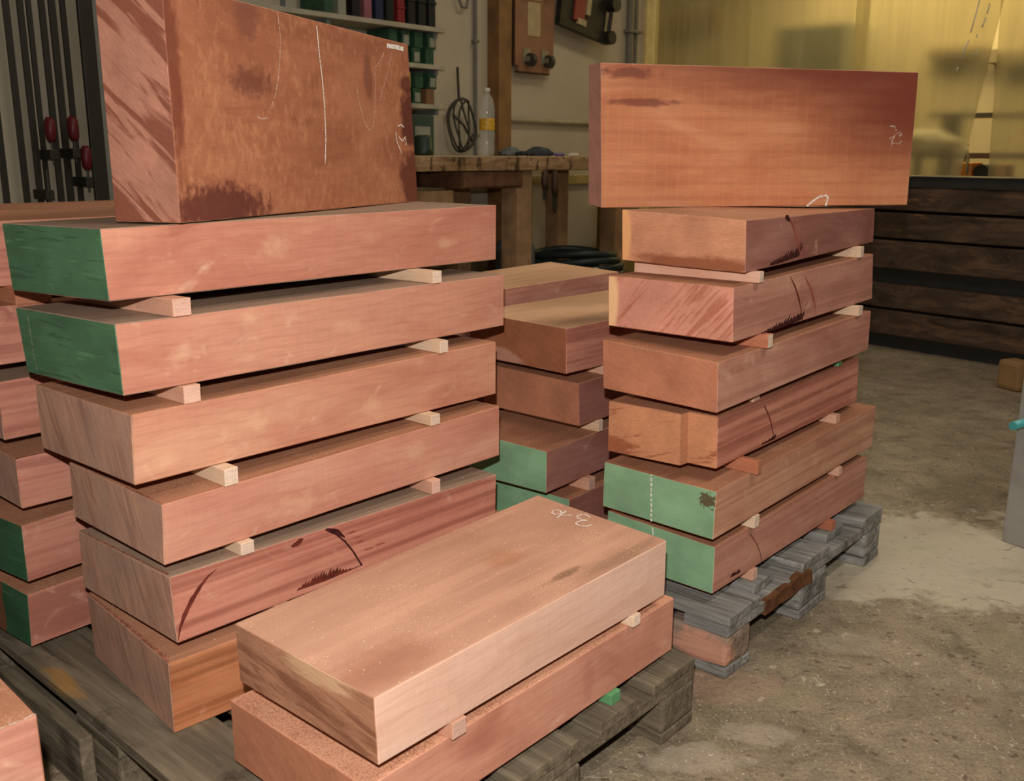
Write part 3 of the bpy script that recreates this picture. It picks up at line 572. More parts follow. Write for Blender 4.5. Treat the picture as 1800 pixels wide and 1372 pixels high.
for n, (o, th, c) in BLK.items():
    if n[0] != 'P': mkblk(n, o, th, c)
# small settlings
for k in ('Cb', 'Rb', 'Bb', 'Lb'): BK['A6'].c[k].z = .1283 - BK['A6'].o.z
for k in ('Cb', 'Rb', 'Bb', 'Lb'): BK['M0'].c[k].z = .6105 - BK['M0'].o.z
for k in ('Lb', 'Lt', 'Bb', 'Bt'): BK['M1'].c[k].y = .300
for k in ('Lb', 'Lt', 'Bb', 'Bt'): BK['R4'].c[k].y -= .021
def shrink(n, dv):
    for k in ('Lb', 'Lt', 'Bb', 'Bt'): BK[n].c[k].y += dv
shrink('G1', .30 - BK['G1'].c['Lt'].y)
# slabs of a further stack whose top shows past the left edge
vdir = Vector((-math.sin(.86), math.cos(.86), 0))
kc = {'Cb': (0, 0, 0), 'Rb': (.8, 0, 0), 'Bb': (.8, .30, 0), 'Lb': (0, .30, 0), 'Ct': (0, 0, .1), 'Rt': (.8, 0, .1), 'Bt': (.8, .30, .1), 'Lt': (0, .30, .1)}
kz = [.155, .280, .405, .530, .655, .778]
for i, z in enumerate(kz):
    q = BK['G1'].o + vdir * .345
    mkblk('K%d' % (6-i), (q.x, q.y, z), .863, kc)
    SPEC['K%d' % (6-i)] = (SD_DULL, EN_BRN, TP, 'dusty slab behind the stack at the left edge' + (', topmost of its stack' if i == 5 else ', %s of its hidden stack' % ('lowest', 'second', 'third', 'fourth', 'fifth')[i]), 'slabs of the hindmost left stack')
for k in ('Cb', 'Rb', 'Bb', 'Lb'): BK['K1'].c[k].z = 0
for i in range(4):
    q = BK['M0'].o; mkblk('N%d' % (4-i), (q.x, q.y, .1525 + .1145*i), BK['M0'].th, {k: (v[0], min(v[1], .25), v[2]*.95) for k, v in kc.items()})
    SPEC['N%d' % (4-i)] = (SD_DULL, EN_BRN, TP, 'slab of the stack behind the middle one, %s from the pallet' % ('lowest', 'second', 'third', 'fourth')[i], 'slabs of the stack behind the middle one')
b = BK['H1']
mkblk('H2', (b.o.x - .01, b.o.y - .005, .150), .80, kc)
SPEC['H2'] = (SD_PINK, EN_BRN, TP, 'slab under the bottom left corner slab', None)
# the two slabs on edge stand on, not in, the slabs under them
def seat(n, low):
    B = BK[n]; w_ = -1
    for i in range(21):
        for j in (0, .5, 1):
            p = B.M @ tri(B, i/20, j, 0); l = BK[low].Mi @ p; c_ = BK[low].c
            if -.002 <= l.x <= c_['Rt'].x and -.002 <= l.y <= c_['Lt'].y: w_ = max(w_, surf(BK[low], p.x, p.y, 1) - p.z)
    for k in ('Cb', 'Rb', 'Bb', 'Lb'): B.c[k].z += w_ + .0002
def surf(b, x, y, w_):
    """height of a block's top (w=1) or bottom (w=0) over a world point"""
    l = b.Mi @ Vector((x, y, b.o.z)); c = b.c; k = 't' if w_ else 'b'
    s = (l.x - c['C'+k].x) / (c['R'+k].x - c['C'+k].x); t = (l.y - c['C'+k].y) / (c['L'+k].y - c['C'+k].y)
    s = min(1, max(0, s)); t = min(1, max(0, t))
    return b.o.z + tri(b, s, t, w_).z
seat('S1', 'A1'); seat('S2', 'R1')
OBJ = {}
for idx, (n, b) in enumerate(BK.items()):
    sm, em, tm, lab, grp = SPEC[n]
    bm = block_bm(b, idx + 1.0, notch=(.27, .025) if n == 'R4' else None, wane=.018 if n == 'G4' else (.010 if n == 'G3' else None))
    mats = [sm, em, tm, M_STAIN, M_SCAR, M_SCAR2, M_FRAY]
    if n == 'A5':
        ribbon(bm, b, 'side', [(381, 999), (366, 1012), (352, 1030), (338, 1052), (324, 1080), (316, 1103), (312, 1126)], .0085, 4, taper=True)
        ribbon(bm, b, 'side', [(572, 930), (590, 938), (606, 951), (620, 968), (630, 984), (636, 993)], .0035, 3)
        ribbon(bm, b, 'side', [(572, 929), (592, 934), (606, 944)], .009, 3, taper=True)
        ribbon(bm, b, 'side', [(512, 960), (522, 955), (533, 946)], .010, 4, taper=True, wob=.8)
        jag(bm, b, 'side', [(521, 1038), (570, 1021), (636, 993)], lambda t: 20*math.sin(math.pi*min(1, t*1.1+.04))+3, 4, 40, seed=4)
        for x0, y0 in ((610, 937), (619, 946), (624, 954), (640, 966), (660, 958)):
            ribbon(bm, b, 'side', [(x0, y0), (x0+16, y0-5)], .004, 5, taper=True)
    if n == 'R1':
        ribbon(bm, b, 'side', [(1385, 378), (1394, 398), (1401, 420), (1405, 440), (1408, 450)], .011, 5, taper=True)
        ribbon(bm, b, 'side', [(1394, 382), (1404, 410), (1411, 434), (1414, 450)], .0025, 5)
        jag(bm, b, 'side', [(1352, 467), (1375, 461), (1404, 450)], lambda t: 8+22*t, 3, 26, seed=9)
        ribbon(bm, b, 'side', [(1380, 377), (1388, 388)], .012, 3, taper=True, wob=.9)
    if n == 'R2':
        ribbon(bm, b, 'side', [(1388, 485), (1397, 503), (1404, 525), (1408, 545), (1410, 557)], .006, 4, taper=True)
        ribbon(bm, b, 'side', [(1414, 485), (1424, 505), (1431, 530), (1434, 552)], .009, 5, taper=True)
        jag(bm, b, 'side', [(1336, 588), (1370, 577), (1410, 561)], lambda t: 4+16*min(1, t*1.6), 3, 30, seed=12)
    if n == 'R4':
        ribbon(bm, b, 'side', [(1343, 713), (1350, 727), (1355, 742), (1358, 757), (1360, 770)], .0035, 4)
        jag(bm, b, 'side', [(1338, 782), (1362, 771)], lambda t: 4+8*t, 3, 10, seed=3)
    if n == 'R6':
        ribbon(bm, b, 'side', [(1318, 938), (1328, 952), (1335, 968), (1339, 985)], .002, 4)
        jag(bm, b, 'side', [(1283, 1015), (1300, 1006)], lambda t: 9, 3, 8, seed=5)
    if n == 'A6': jag(bm, b, 'top', [(154, 1044), (225, 1104), (294, 1164)], lambda t: 4+5*t, 6, 60, lean=6, seed=21)
    if n == 'A5': jag(bm, b, 'top', [(140, 933), (220, 974), (296, 1014)], lambda t: 4, 6, 60, lean=6, seed=22)
    if n == 'A4': jag(bm, b, 'top', [(220, 858), (284, 886)], lambda t: 4, 6, 30, lean=6, seed=23)
    if n == 'R3': jag(bm, b, 'end', [(1064, 599), (1120, 611), (1190, 624)], lambda t: -3, 2, 40, seed=24)
    o = link('timber_slab', bm, mats, loc=b.o, rz=b.th)
    tag(o, lab, 'timber slab', grp); OBJ[n] = o
def chalk(n, face, polys, wid, mat=None, label='white chalk line', name='chalk_mark'):
    b = BK[n]; bm = bmesh.new()
    for p in polys: ribbon(bm, b, face, p, wid, 0, off=.0009, step=4)
    o = link(name, bm, mat or M_CHALK, OBJ[n]); o['label'] = label; return o
# the figures 3 and 10, upside down from here
chalk('F1', 'top', [[(1037, 910), (1032, 906), (1023, 905), (1015, 908), (1014, 911), (1023, 913.5), (1032, 915), (1021, 916), (1013.5, 918), (1012, 921.5), (1020, 924.5), (1032, 925), (1041, 922)],
                    [(979, 911.5), (995, 899.5)], [(986, 907), (1006, 906.5)],
                    [(984, 899), (979, 897.5), (972, 899), (970, 902.5), (975, 905.5), (984, 905), (987, 901.5), (984, 899)]], .0028, label='chalk figures 3 and 10', name='chalk_writing')
chalk('S1', 'side', [[(487, 27), (491, 60), (491, 100), (488, 140), (482, 170), (475, 190)], [(450, 203), (458, 209), (470, 207)]], .0022, M_CHALK2, 'thin curved chalk line')
chalk('S1', 'side', [[(556, 45), (560, 90), (566, 140), (570, 190), (572, 240), (571, 288)]], .0028, M_CHALK, 'long upright chalk line')
chalk('S1', 'side', [[(626, 148), (631, 180), (639, 213), (648, 229), (655, 222), (659, 190), (660, 150), (659, 125)], [(690, 90), (684, 120), (675, 150), (667, 178)], [(659, 120), (670, 105), (676, 92)]], .0020, M_CHALK2, 'looped faint chalk line')
chalk('S1', 'side', [[(681, 80), (695, 82), (711, 86)]], .009, M_CHALK, 'short bright chalk stroke')
chalk('S1', 'side', [[(698, 222), (704, 219), (710, 224)], [(695, 232), (697, 250), (702, 262), (705, 270)], [(700, 240), (706, 248), (712, 240), (713, 255)]], .0026, M_CHALK, 'scribbled chalk sign')
chalk('S2', 'side', [[(1418, 362), (1430, 352), (1441, 345), (1452, 343), (1455, 347), (1451, 362)]], .0045, M_CHALK, 'chalk arch')
chalk('S2', 'side', [[(1563, 244), (1569, 241), (1575, 235), (1582, 232), (1585, 236), (1580, 239)], [(1572, 238), (1568, 247), (1566, 253), (1568, 257)], [(1567, 252), (1574, 251), (1580, 253), (1584, 248)], [(1563, 221), (1572, 222), (1575, 230)]], .0035, M_CHALK2, 'small chalk scrawl')
chalk('R5', 'end', [[(1145, 830 + 9*i), (1145.4, 830 + 9*i + 6)] for i in range(10)], .0035, M_CHALK, 'dashed white line')
chalk('R6', 'end', [[(1147, 926), (1149, 940)]], .003, M_CHALK, 'dashed white line')
chalk('A2', 'end', [[(50, 552), (53, 575), (57, 600), (60, 625), (67, 652)]], .0016, M_CHALK2, 'thin pale line')
chalk('H1', 'top', [[(0, 1284), (33, 1269), (63, 1255)]], .004, M_CHALK2, 'chalk line along the edge')
# ------------------------------------------------------------------ pallets
def palmat(name, a, b, c, sal=()):
    t = NT(name); o, r = t.coord()
    g = t.noise(t.map(r, (30, 3.0, 30)), 1.0, 5.0, .65, .8)
    col = t.ramp(g, [(.25, a), (.5, b), (.75, c)])
    n2 = t.noise(r, 8.0, 5.0, .7)
    col = t.mix(t.mr(n2, .56, .68, 0, .6), col, tuple(x*.4 for x in a))
    col = t.mix(t.mr(n2, .36, .28, 0, .4), col, (.42, .33, .22))
    cr = t.noise(t.map(r, (90, 4, 90)), 1.0, 3.0, .6)
    col = t.mix(t.mr(cr, .62, .68, 0, .6), col, (.05, .035, .025))
    col = marks(t, o, col, sal)
    t.bump(t.math('ADD', g, cr), .8, .004)
    return t.done(col, .85, .15)
_p = BLK['PF']; _q = Matrix.Rotation(-_p[1], 4, 'Z') @ (atz(112, 1197, .128) - Vector((_p[0][0], _p[0][1], 0))); PLL = (_q.x, _q.y, _q.z)
PAL_A = palmat('weathered_brown_pallet_wood', (.080, .062, .043), (.145, .114, .077), (.24, .19, .13), sal=[((*PLL[:2], .128), (.022, .085, .03), (.36, .19, .055), .6, 1.4, (40, 12, 40), .8)])
PAL_B = palmat('old_grey_pallet_wood', (.12, .115, .105), (.23, .22, .20), (.40, .38, .35))
PAL_S = palmat('sawdust_stained_pallet_wood', (.13, .10, .08), (.26, .18, .13), (.38, .26, .19), sal=[((-.01, .05, .045), (.055, .10, .05), (.58, .27, .18), .4, 1.0, (40, 40, 40), .75)])
M_RUST = plain('rust_brown_broken_wood', (.13, .055, .025), .8, .1, var=.5, vs=40)
def pallet(loc, rz, h, mat, label, group=None, old=False, blockmat=None, seed=1):
    rnd = random.Random(seed)
    p = empty('wooden_pallet', loc, rz, label, 'pallet', group)
    k = h / .129; t1 = .021*k; t2 = .022*k; zb = .021*k
    deck = [(0, .130), (.165, .255), (.33, .47), (.525, .625), (.675, .805)]
    amp = .0028 if old else .0012
    for i, (a, b) in enumerate(deck):
        bm = bmesh.new(); cut = .03 if (old and i in (1, 3)) else 0
        box(bm, a, b, cut, 1.2, h - t1, h, .003); rough(bm, 5, amp, 9, seed + i)
        for v in bm.verts: v.co.z = min(v.co.z, h)
        link('deck_board', bm, mat, p)
    for y0, y1 in ((0, .10), (.528, .672), (1.1, 1.2)):
        bm = bmesh.new(); box(bm, 0, .805, y0 + .002, y1, h - t1 - t2, h - t1 - .0005, .002); rough(bm, 6, amp*.8, 9, seed + y0)
        for v in bm.verts: v.co.z = min(v.co.z, h - t1 - .0004)
        link('stringer_board', bm, mat, p)
    for x0, x1 in ((0, .10), (.33, .475), (.705, .805)):
        for y0, y1 in ((0, .145), (.528, .672), (1.055, 1.2)):
            bm = bmesh.new(); box(bm, x0, x1, y0, y1, zb, h - t1 - t2 - .001, .006 if not old else .012); rough(bm, 4, amp*1.2, 14, seed + x0*9 + y0)
            for v in bm.verts: v.co.z = min(max(v.co.z, zb), h - t1 - t2 - .0006)
            link('spacer_block', bm, (blockmat if (blockmat and x0 == 0 and y0 == 0) else mat), p)
        bm = bmesh.new(); box(bm, x0, x1, 0, 1.2, .0005, zb - .0005, .003); rough(bm, 4, amp*.6, 9, seed + x0)
        for v in bm.verts: v.co.z = max(v.co.z, .0003)
        link('bottom_board', bm, mat, p)
    return p
P_F = BLK['PF']; P_R = BLK['PR']
PFH = .128; PRH = .133
pallet((P_F[0][0], P_F[0][1], 0), P_F[1], PFH, PAL_A, 'weathered brown pallet under the tall left stack and the low front stack', 'pallets', seed=2)
pr = pallet((P_R[0][0], P_R[0][1], 0), P_R[1], PRH, PAL_B, 'old broken grey pallet under the right stack', 'pallets', old=True, blockmat=PAL_S, seed=5)
bm = bmesh.new(); box(bm, .155, .365, -.004, .012, PRH*.62, PRH*.84); rough(bm, 6, .006, 18, 3.0)
o = link('broken_edge', bm, M_RUST, pr); o['label'] = 'rust-brown splintered edge'
q = BK['K6'].o
pallet((q.x + .02, q.y - .02, 0), .863, .129, PAL_A, 'pallet under the hindmost left stack', 'pallets', seed=8)
bK = BK['H2'].o
hp = pallet((bK.x + .0, bK.y + .03, 0), .80, .129, PAL_A, 'pallet under the bottom left corner slabs', 'pallets', seed=11)
# plank on edge along the near side of the brown pallet
thp = P_F[1]; pf0 = Vector((P_F[0][0], P_F[0][1], 0)); pu = Vector((math.cos(thp), math.sin(thp), 0)); pv = Vector((-pu.y, pu.x, 0))
q = pf0 - pu * .028 + pv * .60
bm = bmesh.new(); box(bm, 0, .022, 0, .62, .001, .100, .003); rough(bm, 5, .0015, 9, 4)
for v in bm.verts: v.co.z = max(v.co.z, .0005)
tag(link('weathered_plank', bm, PAL_A, loc=q, rz=thp), 'weathered plank standing on edge against the near side of the brown pallet', 'plank')
# ------------------------------------------------------------------ spacer sticks between the slabs
ST_PALE = side('pale_stick_wood', (.62, .42, .27), (.70, .50, .34), (.78, .60, .44)); ST_PINK = side('pink_stick_wood', (.55, .27, .18), (.64, .35, .24), (.70, .44, .32))
ST_RED = side('red_stick_wood', (.38, .12, .06), (.46, .17, .09), (.54, .24, .15)); ST_GRN = green('green_painted_stick', (.11, .30, .13), line=.1)
EP = end('pale_stick_end', (.72, .54, .42), (.60, .42, .30), amount=.2); EPK = end('pink_stick_end', (.66, .40, .31), (.50, .26, .18), amount=.2); EBR = end('brown_stick_end', (.44, .18, .10), (.30, .1, .05), amount=.3)
def stick(low, up, px, py, prot, wid, mats, label, length=None, skew=0.0, zlow=None):
    B = BK[low] if low else BK[up]
    u = None
    zz = B.o.z + (B.c['Ct'].z if low else -.01)
    p0 = B.M @ Vector((0, -prot, 0))
    h = B.Mi @ atp(px, py, p0, B.th)
    W = max(B.c['Lt'].y, .2); length = length or W + prot - .01
    cs = []
    hw = wid / 2
    for dv in (-prot, -prot + length):
        for du in (-hw, hw):
            p = B.M @ Vector((h.x + du + skew * (dv + prot), dv, 0)); cs.append(p)
    bz = [(surf(BK[low], p.x, p.y, 1) if low else zlow) for p in cs]; tz = [surf(BK[up], p.x, p.y, 0) for p in cs]
    lo = max(bz) ; 
    vsb = [Vector((p.x, p.y, z + .0002)) for p, z in zip(cs, bz)]; vst = [Vector((p.x, p.y, z - .0003)) for p, z in zip(cs, tz)]
    c0 = sum(vsb, Vector()) / 4
    Rm = Matrix.Rotation(-B.th, 4, 'Z')
    loc = [Rm @ (v - c0) for v in vsb + vst]
    bm = bmesh.new(); V = [bm.verts.new(v) for v in loc]
    for f, mi in (((0, 1, 3, 2), 0), ((4, 6, 7, 5), 0), ((0, 4, 5, 1), 1), ((2, 3, 7, 6), 1), ((0, 2, 6, 4), 0), ((1, 5, 7, 3), 0)):
        q = bm.faces.new([V[i] for i in f]); q.material_index = mi
    bmesh.ops.bevel(bm, geom=list(bm.edges), offset=.0009, segments=1, affect='EDGES')
    o = link('spacer_stick', bm, mats, loc=c0, rz=B.th)
    return tag(o, label, 'spacer stick', 'spacer sticks')
TLS = 'of the tall left stack'; TRS = 'of the right stack'
PL = (ST_PALE, EP); PK = (ST_PINK, EPK); RD = (ST_RED, EBR); GR = (ST_GRN, ST_GRN)
for low, up, px, py, prot, wd, mats, lab in (
 ('A2', 'A1', 320, 536, .004, .030, PK, 'left pinkish spacer stick under the topmost green-ended slab ' + TLS),
 ('A2', 'A1', 769, 479, .004, .024, PL, 'right pale spacer stick under the topmost green-ended slab ' + TLS),
 ('A3', 'A2', 338, 687, .002, .028, PK, 'left pink spacer stick on the greyish-ended third slab ' + TLS),
 ('A3', 'A2', 781, 606, .006, .022, PL, 'right whitish spacer stick on the greyish-ended third slab ' + TLS),
 ('A4', 'A3', 407, 831, .005, .024, PL, 'left almost white spacer stick on the fourth slab ' + TLS),
 ('A4', 'A3', 766, 729, .003, .024, PL, 'right pale spacer stick on the fourth slab ' + TLS),
 ('A5', 'A4', 436, 966, .005, .024, PL, 'left whitish spacer stick on the scarred fifth slab ' + TLS),
 ('A5', 'A4', 767, 845, .002, .022, PK, 'right pinkish spacer stick on the scarred fifth slab ' + TLS),
 ('F2', 'F1', 808, 1277, .010, .026, PK, 'left spacer stick between the two slabs of the low front stack'),
 ('F2', 'F1', 1120, 1087, .010, .021, PL, 'right spacer stick between the two slabs of the low front stack'),
 ('R2', 'R1', 1339, 485, .010, .020, (ST_PINK, EP), 'left pale spacer stick under the topmost flat slab ' + TRS),
 ('R2', 'R1', 1516, 440, .004, .022, PL, 'right pale spacer stick under the topmost flat slab ' + TRS),
 ('R3', 'R2', 1354, 605, .012, .022, (ST_RED, EP), 'left red spacer stick with pale end on the third slab ' + TRS),
 ('R3', 'R2', 1513, 547, .006, .026, PL, 'right spacer stick with pale end on the third slab ' + TRS),
 ('R4', 'R3', 1330, 708, .001, .026, PK, 'left flush spacer stick on the striped notched slab ' + TRS),
 ('R4', 'R3', 1477, 640, .003, .018, GR, 'small green spacer stick on the striped notched slab ' + TRS),
 ('R5', 'R4', 1335, 830, .016, .016, RD, 'red-brown spacer stick jutting out over the upper green-ended slab ' + TRS),
 ('R6', 'R5', 1330, 923, .012, .022, PL, 'left pale spacer stick between the two green-ended slabs ' + TRS),
 ('R6', 'R5', 1477, 830, .008, .020, PK, 'right pink spacer stick between the two green-ended slabs ' + TRS),
 ('M3', 'M2', 1056, 749, .002, .018, PL, 'small pale spacer stick on the upper green-ended slab of the middle stack'),
 ('M4', 'M3', 1041, 841, .002, .026, PK, 'pink spacer stick on the lower green-ended slab of the middle stack'),
 ('G2', 'G1', 60, 526, .002, .06, RD, 'reddish spacer stick under the topmost slab at the left edge')):
    stick(low, up, px, py, prot, wd, mats, lab, skew=-.15 if (low, px) == ('R3', 1354) else 0.0)
stick(None, 'R6', 1328, 999, .006, .022, PK, 'left pink spacer stick on the old grey pallet', zlow=PRH)
stick(None, 'R6', 1466, 915, .014, .024, RD, 'right red spacer stick on the old grey pallet', zlow=PRH)
stick(None, 'F2', 1083, 1214, .008, .026, GR, 'green spacer stick on the brown pallet under the low front stack', zlow=PFH)
ORD = {'A': 'the tall left stack', 'F': 'the low front stack', 'R': 'the right stack', 'M': 'the middle stack', 'G': 'the left edge stack', 'K': 'the hindmost left stack', 'N': 'the stack behind the middle one', 'H': 'the bottom left corner stack'}
NUMW = ('topmost', 'second', 'third', 'fourth', 'fifth', 'sixth')
def hid(low, up, us, zlow=None, where=''):
    """sticks that carry a slab out of sight"""
    B = BK[low] if low else BK[up]
    for u in us:
        W = .26; cs = []
        for dv in (.012, .012 + .23):
            for du in (-.012, .012): cs.append(B.M @ Vector((u + du, dv, 0)))
        vsb = [Vector((p.x, p.y, (surf(BK[low], p.x, p.y, 1) if low else zlow) + .0002)) for p in cs]
        vst = [Vector((p.x, p.y, surf(BK[up], p.x, p.y, 0) - .0003)) for p in cs]
        if min(t.z - b_.z for t, b_ in zip(vst, vsb)) < .0015: continue
        c0 = sum(vsb, Vector()) / 4; Rm = Matrix.Rotation(-B.th, 4, 'Z')
        bm = bmesh.new(); V = [bm.verts.new(Rm @ (v - c0)) for v in vsb + vst]
        for f in ((0, 1, 3, 2), (4, 6, 7, 5), (0, 4, 5, 1), (2, 3, 7, 6), (0, 2, 6, 4), (1, 5, 7, 3)): bm.faces.new([V[i] for i in f])
        tag(link('spacer_stick', bm, ST_PINK, loc=c0, rz=B.th), '%s hidden spacer stick under the %s slab of %s' % ('near' if u == us[0] else 'far', NUMW[int(up[1]) if up == 'M0' or up[0] == 'N' else int(up[1]) - 1], ORD['N' if up == 'M0' else up[0]]), 'spacer stick', 'spacer sticks')
hid('A6', 'A5', (.20, .60), where='set back between the two lowest slabs of the tall left stack')
hid(None, 'F2', (.12,), PFH, where='under the low front stack')
hid('R5', 'R4', (.60,), where='in the right stack behind the jutting red one')
hid('M2', 'M1', (.12, .60), where='in the middle stack below the brown-ended slabs'); hid('M3', 'M2', (.6,), where='in the middle stack below the brown-ended slabs')
hid('M4', 'M3', (.6,), where='in the middle stack below the brown-ended slabs'); hid(None, 'M4', (.12, .6), PRH, where='under the lowest slab of the middle stack')
for a, b_ in (('G3', 'G2'), ('G4', 'G3'), ('G5', 'G4'), ('G6', 'G5')): hid(a, b_, (.25, .65), where='inside the stack at the left edge')
hid('G2', 'G1', (.6,), where='inside the stack at the left edge')
hid(None, 'G6', (.15, .65), PFH, where='under the stack at the left edge')
for i in range(3): hid('N%d' % (i+2), 'N%d' % (i+1), (.2, .6))
hid('N1', 'M0', (.2, .6)); hid(None, 'N4', (.2, .6), PRH)
for i in range(5): hid('K%d' % (i+2), 'K%d' % (i+1), (.15, .65), where='inside the hindmost left stack')
hid(None, 'K6', (.15, .65), .129, where='inside the hindmost left stack'); hid('H2', 'H1', (.2, .6), where='under the bottom left corner slab'); hid(None, 'H2', (.2, .6), .129, where='under the bottom left corner slab')
# ------------------------------------------------------------------ dark beams
def beammat(name, seed):
    t = NT(name); o, r = t.coord()
    n1 = t.noise(t.map(r, (5, 12, 16)), 1.0, 5.0, .65, .8)
    col = t.ramp(n1, [(.3, (.030, .018, .012)), (.52, (.075, .045, .028)), (.72, (.15, .085, .05))])
    n2 = t.noise(t.map(r, (3.2, 6, 16), loc=(seed, 0, 0)), 1.0, 5.0, .7)
    col = t.mix(t.mr(n2, .60, .70, 0, .8), col, (.24, .105, .045))
    col = t.mix(t.mr(n2, .36, .30, 0, .8), col, (.020, .030, .030))
    t.bump(n1, .6, .005)
    return t.done(col, .75, .2)
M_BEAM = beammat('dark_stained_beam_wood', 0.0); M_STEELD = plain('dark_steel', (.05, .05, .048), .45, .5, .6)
BA = math.radians(-50); B0 = atz(1531, 583, .08); bu = Vector((math.cos(BA), math.sin(BA), 0))
bo = B0 - bu * .55; bo.z = 0
names_ = ['lowest', 'second from the floor', 'third from the floor', 'fourth from the floor', 'topmost']
for i, (z0, z1, dx, dy) in enumerate(((.080, .208, 0, 0), (.222, .345, .02, .0), (.426, .572, 0, .004), (.585, .714, .02, 0), (.728, .845, -.02, .006))):
    bm = bmesh.new(); box(bm, dx, 1.9 + dx, dy, .34, 0, z1 - z0, .006)
    bmesh.ops.subdivide_edges(bm, edges=[e for e in bm.edges if e.calc_length() > .5], cuts=24, use_grid_fill=True)
    for v in bm.verts: v.co.y += noise.noise(Vector((v.co.x*3, z0*30, 1))) * .006
    tag(link('dark_beam', bm, M_BEAM, loc=(bo.x, bo.y, z0), rz=BA), 'thick dark brown beam, %s of the stack before the plastic curtain' % names_[i], 'beam', 'dark beams of the right-hand stack')
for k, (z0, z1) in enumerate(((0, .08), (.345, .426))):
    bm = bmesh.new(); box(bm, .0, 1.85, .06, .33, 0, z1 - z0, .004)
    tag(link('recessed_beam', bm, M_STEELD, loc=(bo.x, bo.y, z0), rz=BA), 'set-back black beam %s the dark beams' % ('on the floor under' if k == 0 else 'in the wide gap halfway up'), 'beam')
for z0, z1 in ((.208, .222), (.572, .585), (.714, .728)):
    for x in (.15, 1.6):
        bm = bmesh.new(); box(bm, x, x + .05, .03, .30, 0, z1 - z0)
        tag(link('beam_lath', bm, M_BEAM, loc=(bo.x, bo.y, z0), rz=BA), 'thin dark lath %s under the %s dark beam' % ('at the far end' if x < 1 else 'at the near end', {.208: 'second', .572: 'fourth', .714: 'topmost'}[z0]), 'lath', 'laths between the dark beams')
bm = bmesh.new(); box(bm, -.02, 1.9, -.004, .34, 0, .030, .002)
box(bm, -.02, 1.9, .004, .33, .030, .048, .002); box(bm, -.02, 1.9, -.006, .33, .048, .056, .001)
tag(link('steel_channel', bm, M_STEELD, loc=(bo.x, bo.y, .845), rz=BA), 'dark grey steel channel lying on top of the stack of dark beams', 'steel channel')
# ------------------------------------------------------------------ grey machine foot at the right edge
M_MACH = plain('grey_machine_paint', (.34, .32, .285), .45, .4, .2); M_TEAL = plain('teal_plastic', (.06, .30, .30), .35, .5); M_OCH = plain('ochre_wood', (.26, .15, .06), .6)
q = atz(1760, 950, 0)
mf = empty('machine_stand', (q.x, q.y, 0), .55, 'grey steel machine foot with a teal lever at the right edge', 'machine stand')
bm = bmesh.new(); box(bm, 0, .30, -.14, 0, 0, .62, .004); box(bm, .028, .031, -.1405, -.139, .0, .62)
bm2 = bm; link('column', bm2, M_MACH, mf)
bm = bmesh.new(); cyl(bm, (.055, -.139, .055), (.055, -.145, .055), .006, 12); link('bolt', bm, M_STEELD, mf)
bm = bmesh.new(); tube(bm, [(.05, -.03, .335), (-.01, -.035, .340), (-.078, -.035, .338)], .011, 12); cyl(bm, (.00, -.03, .325), (.03, -.03, .365), .014, 14)
o = link('lever', bm, M_TEAL, mf); o['label'] = 'teal lever'
q = atz(1797, 700, 0)
bm = bmesh.new(); box(bm, 0, .10, 0, .12, 0, .13, .02); bmesh.ops.subdivide_edges(bm, edges=list(bm.edges), cuts=1)
tag(link('wooden_chock', bm, M_OCH, loc=(q.x + .03, q.y + .1, 0), rz=.4), 'ochre wooden chock on the floor behind the machine foot at the right edge', 'chock')
# ------------------------------------------------------------------ workbench
def benchmat():
    t = NT('scarred_bench_wood'); o, r = t.coord()
    g = t.noise(t.map(r, (6, 22, 22)), 1.0, 5.0, .65, .6)
    col = t.ramp(g, [(.28, (.12, .062, .030)), (.5, (.32, .19, .09)), (.75, (.55, .38, .20))])
    v = t.noise(t.map(r, (28, 28, 9)), 1.0, 4.0, .65)
    col = t.mix(t.mr(v, .55, .63, 0, .85), col, (.035, .020, .012))
    v2 = t.noise(t.map(r, (17, 17, 26), loc=(4, 0, 0)), 1.0, 3.0, .6)
    col = t.mix(t.mr(v2, .68, .74, 0, .8), col, (.50, .45, .36))
    t.bump(g, .5, .004)
    return t.done(col, .7, .25)
M_BENCH = benchmat(); M_BTOP = plain('worn_bench_top', (.50, .36, .21), .6, .3, var=.25)
M_DRW = plain('dark_brown_drawer_wood', (.125, .058, .030), .6, .3, var=.35, vs=20); M_LEG = plain('brown_leg_wood', (.33, .195, .10), .65, .25, var=.25, vs=12)
wb0 = Vector((-.47, 4.8, 0))
wb = empty('workbench', wb0, WA, 'heavy scarred workbench before the cream wall, between the two upright slabs', 'workbench')
bm = bmesh.new(); box(bm, -.75, 1.95, 0, .635, .912, .982, .006); rough(bm, 10, .0035, 8, 1)
for v in bm.verts: v.co.z = min(v.co.z, .982)
link('benchtop', bm, M_BENCH, wb)
bm = bmesh.new(); box(bm, -.75, 1.95, .012, .63, .9825, .988, .001); link('top_board', bm, M_BTOP, wb)
bm = bmesh.new(); box(bm, .33, .80, .02, .60, .822, .911, .004); box(bm, .335, .795, .012, .021, .83, .905, .002)
link('drawer_box', bm, M_DRW, wb)
for s in (.83, -.60, 1.75):
    bm = bmesh.new(); box(bm, s - .06, s + .065, .03, .15, 0, .911, .005)
    if s == .83: box(bm, s + .015, s + .026, .027, .031, .60, .67)
    rough(bm, 3, .002, 8, s); link('leg', bm, M_LEG, wb)
    bm = bmesh.new(); box(bm, s - .05, s + .055, .50, .61, 0, .911, .005); link('leg', bm, M_LEG, wb)
bm = bmesh.new(); box(bm, -.65, .30, .05, .10, .72, .815, .003); link('rail', bm, M_LEG, wb)
def bp(s, y, z): return wb0 + Vector((math.cos(WA)*s - math.sin(WA)*y, math.sin(WA)*s + math.cos(WA)*y, z))
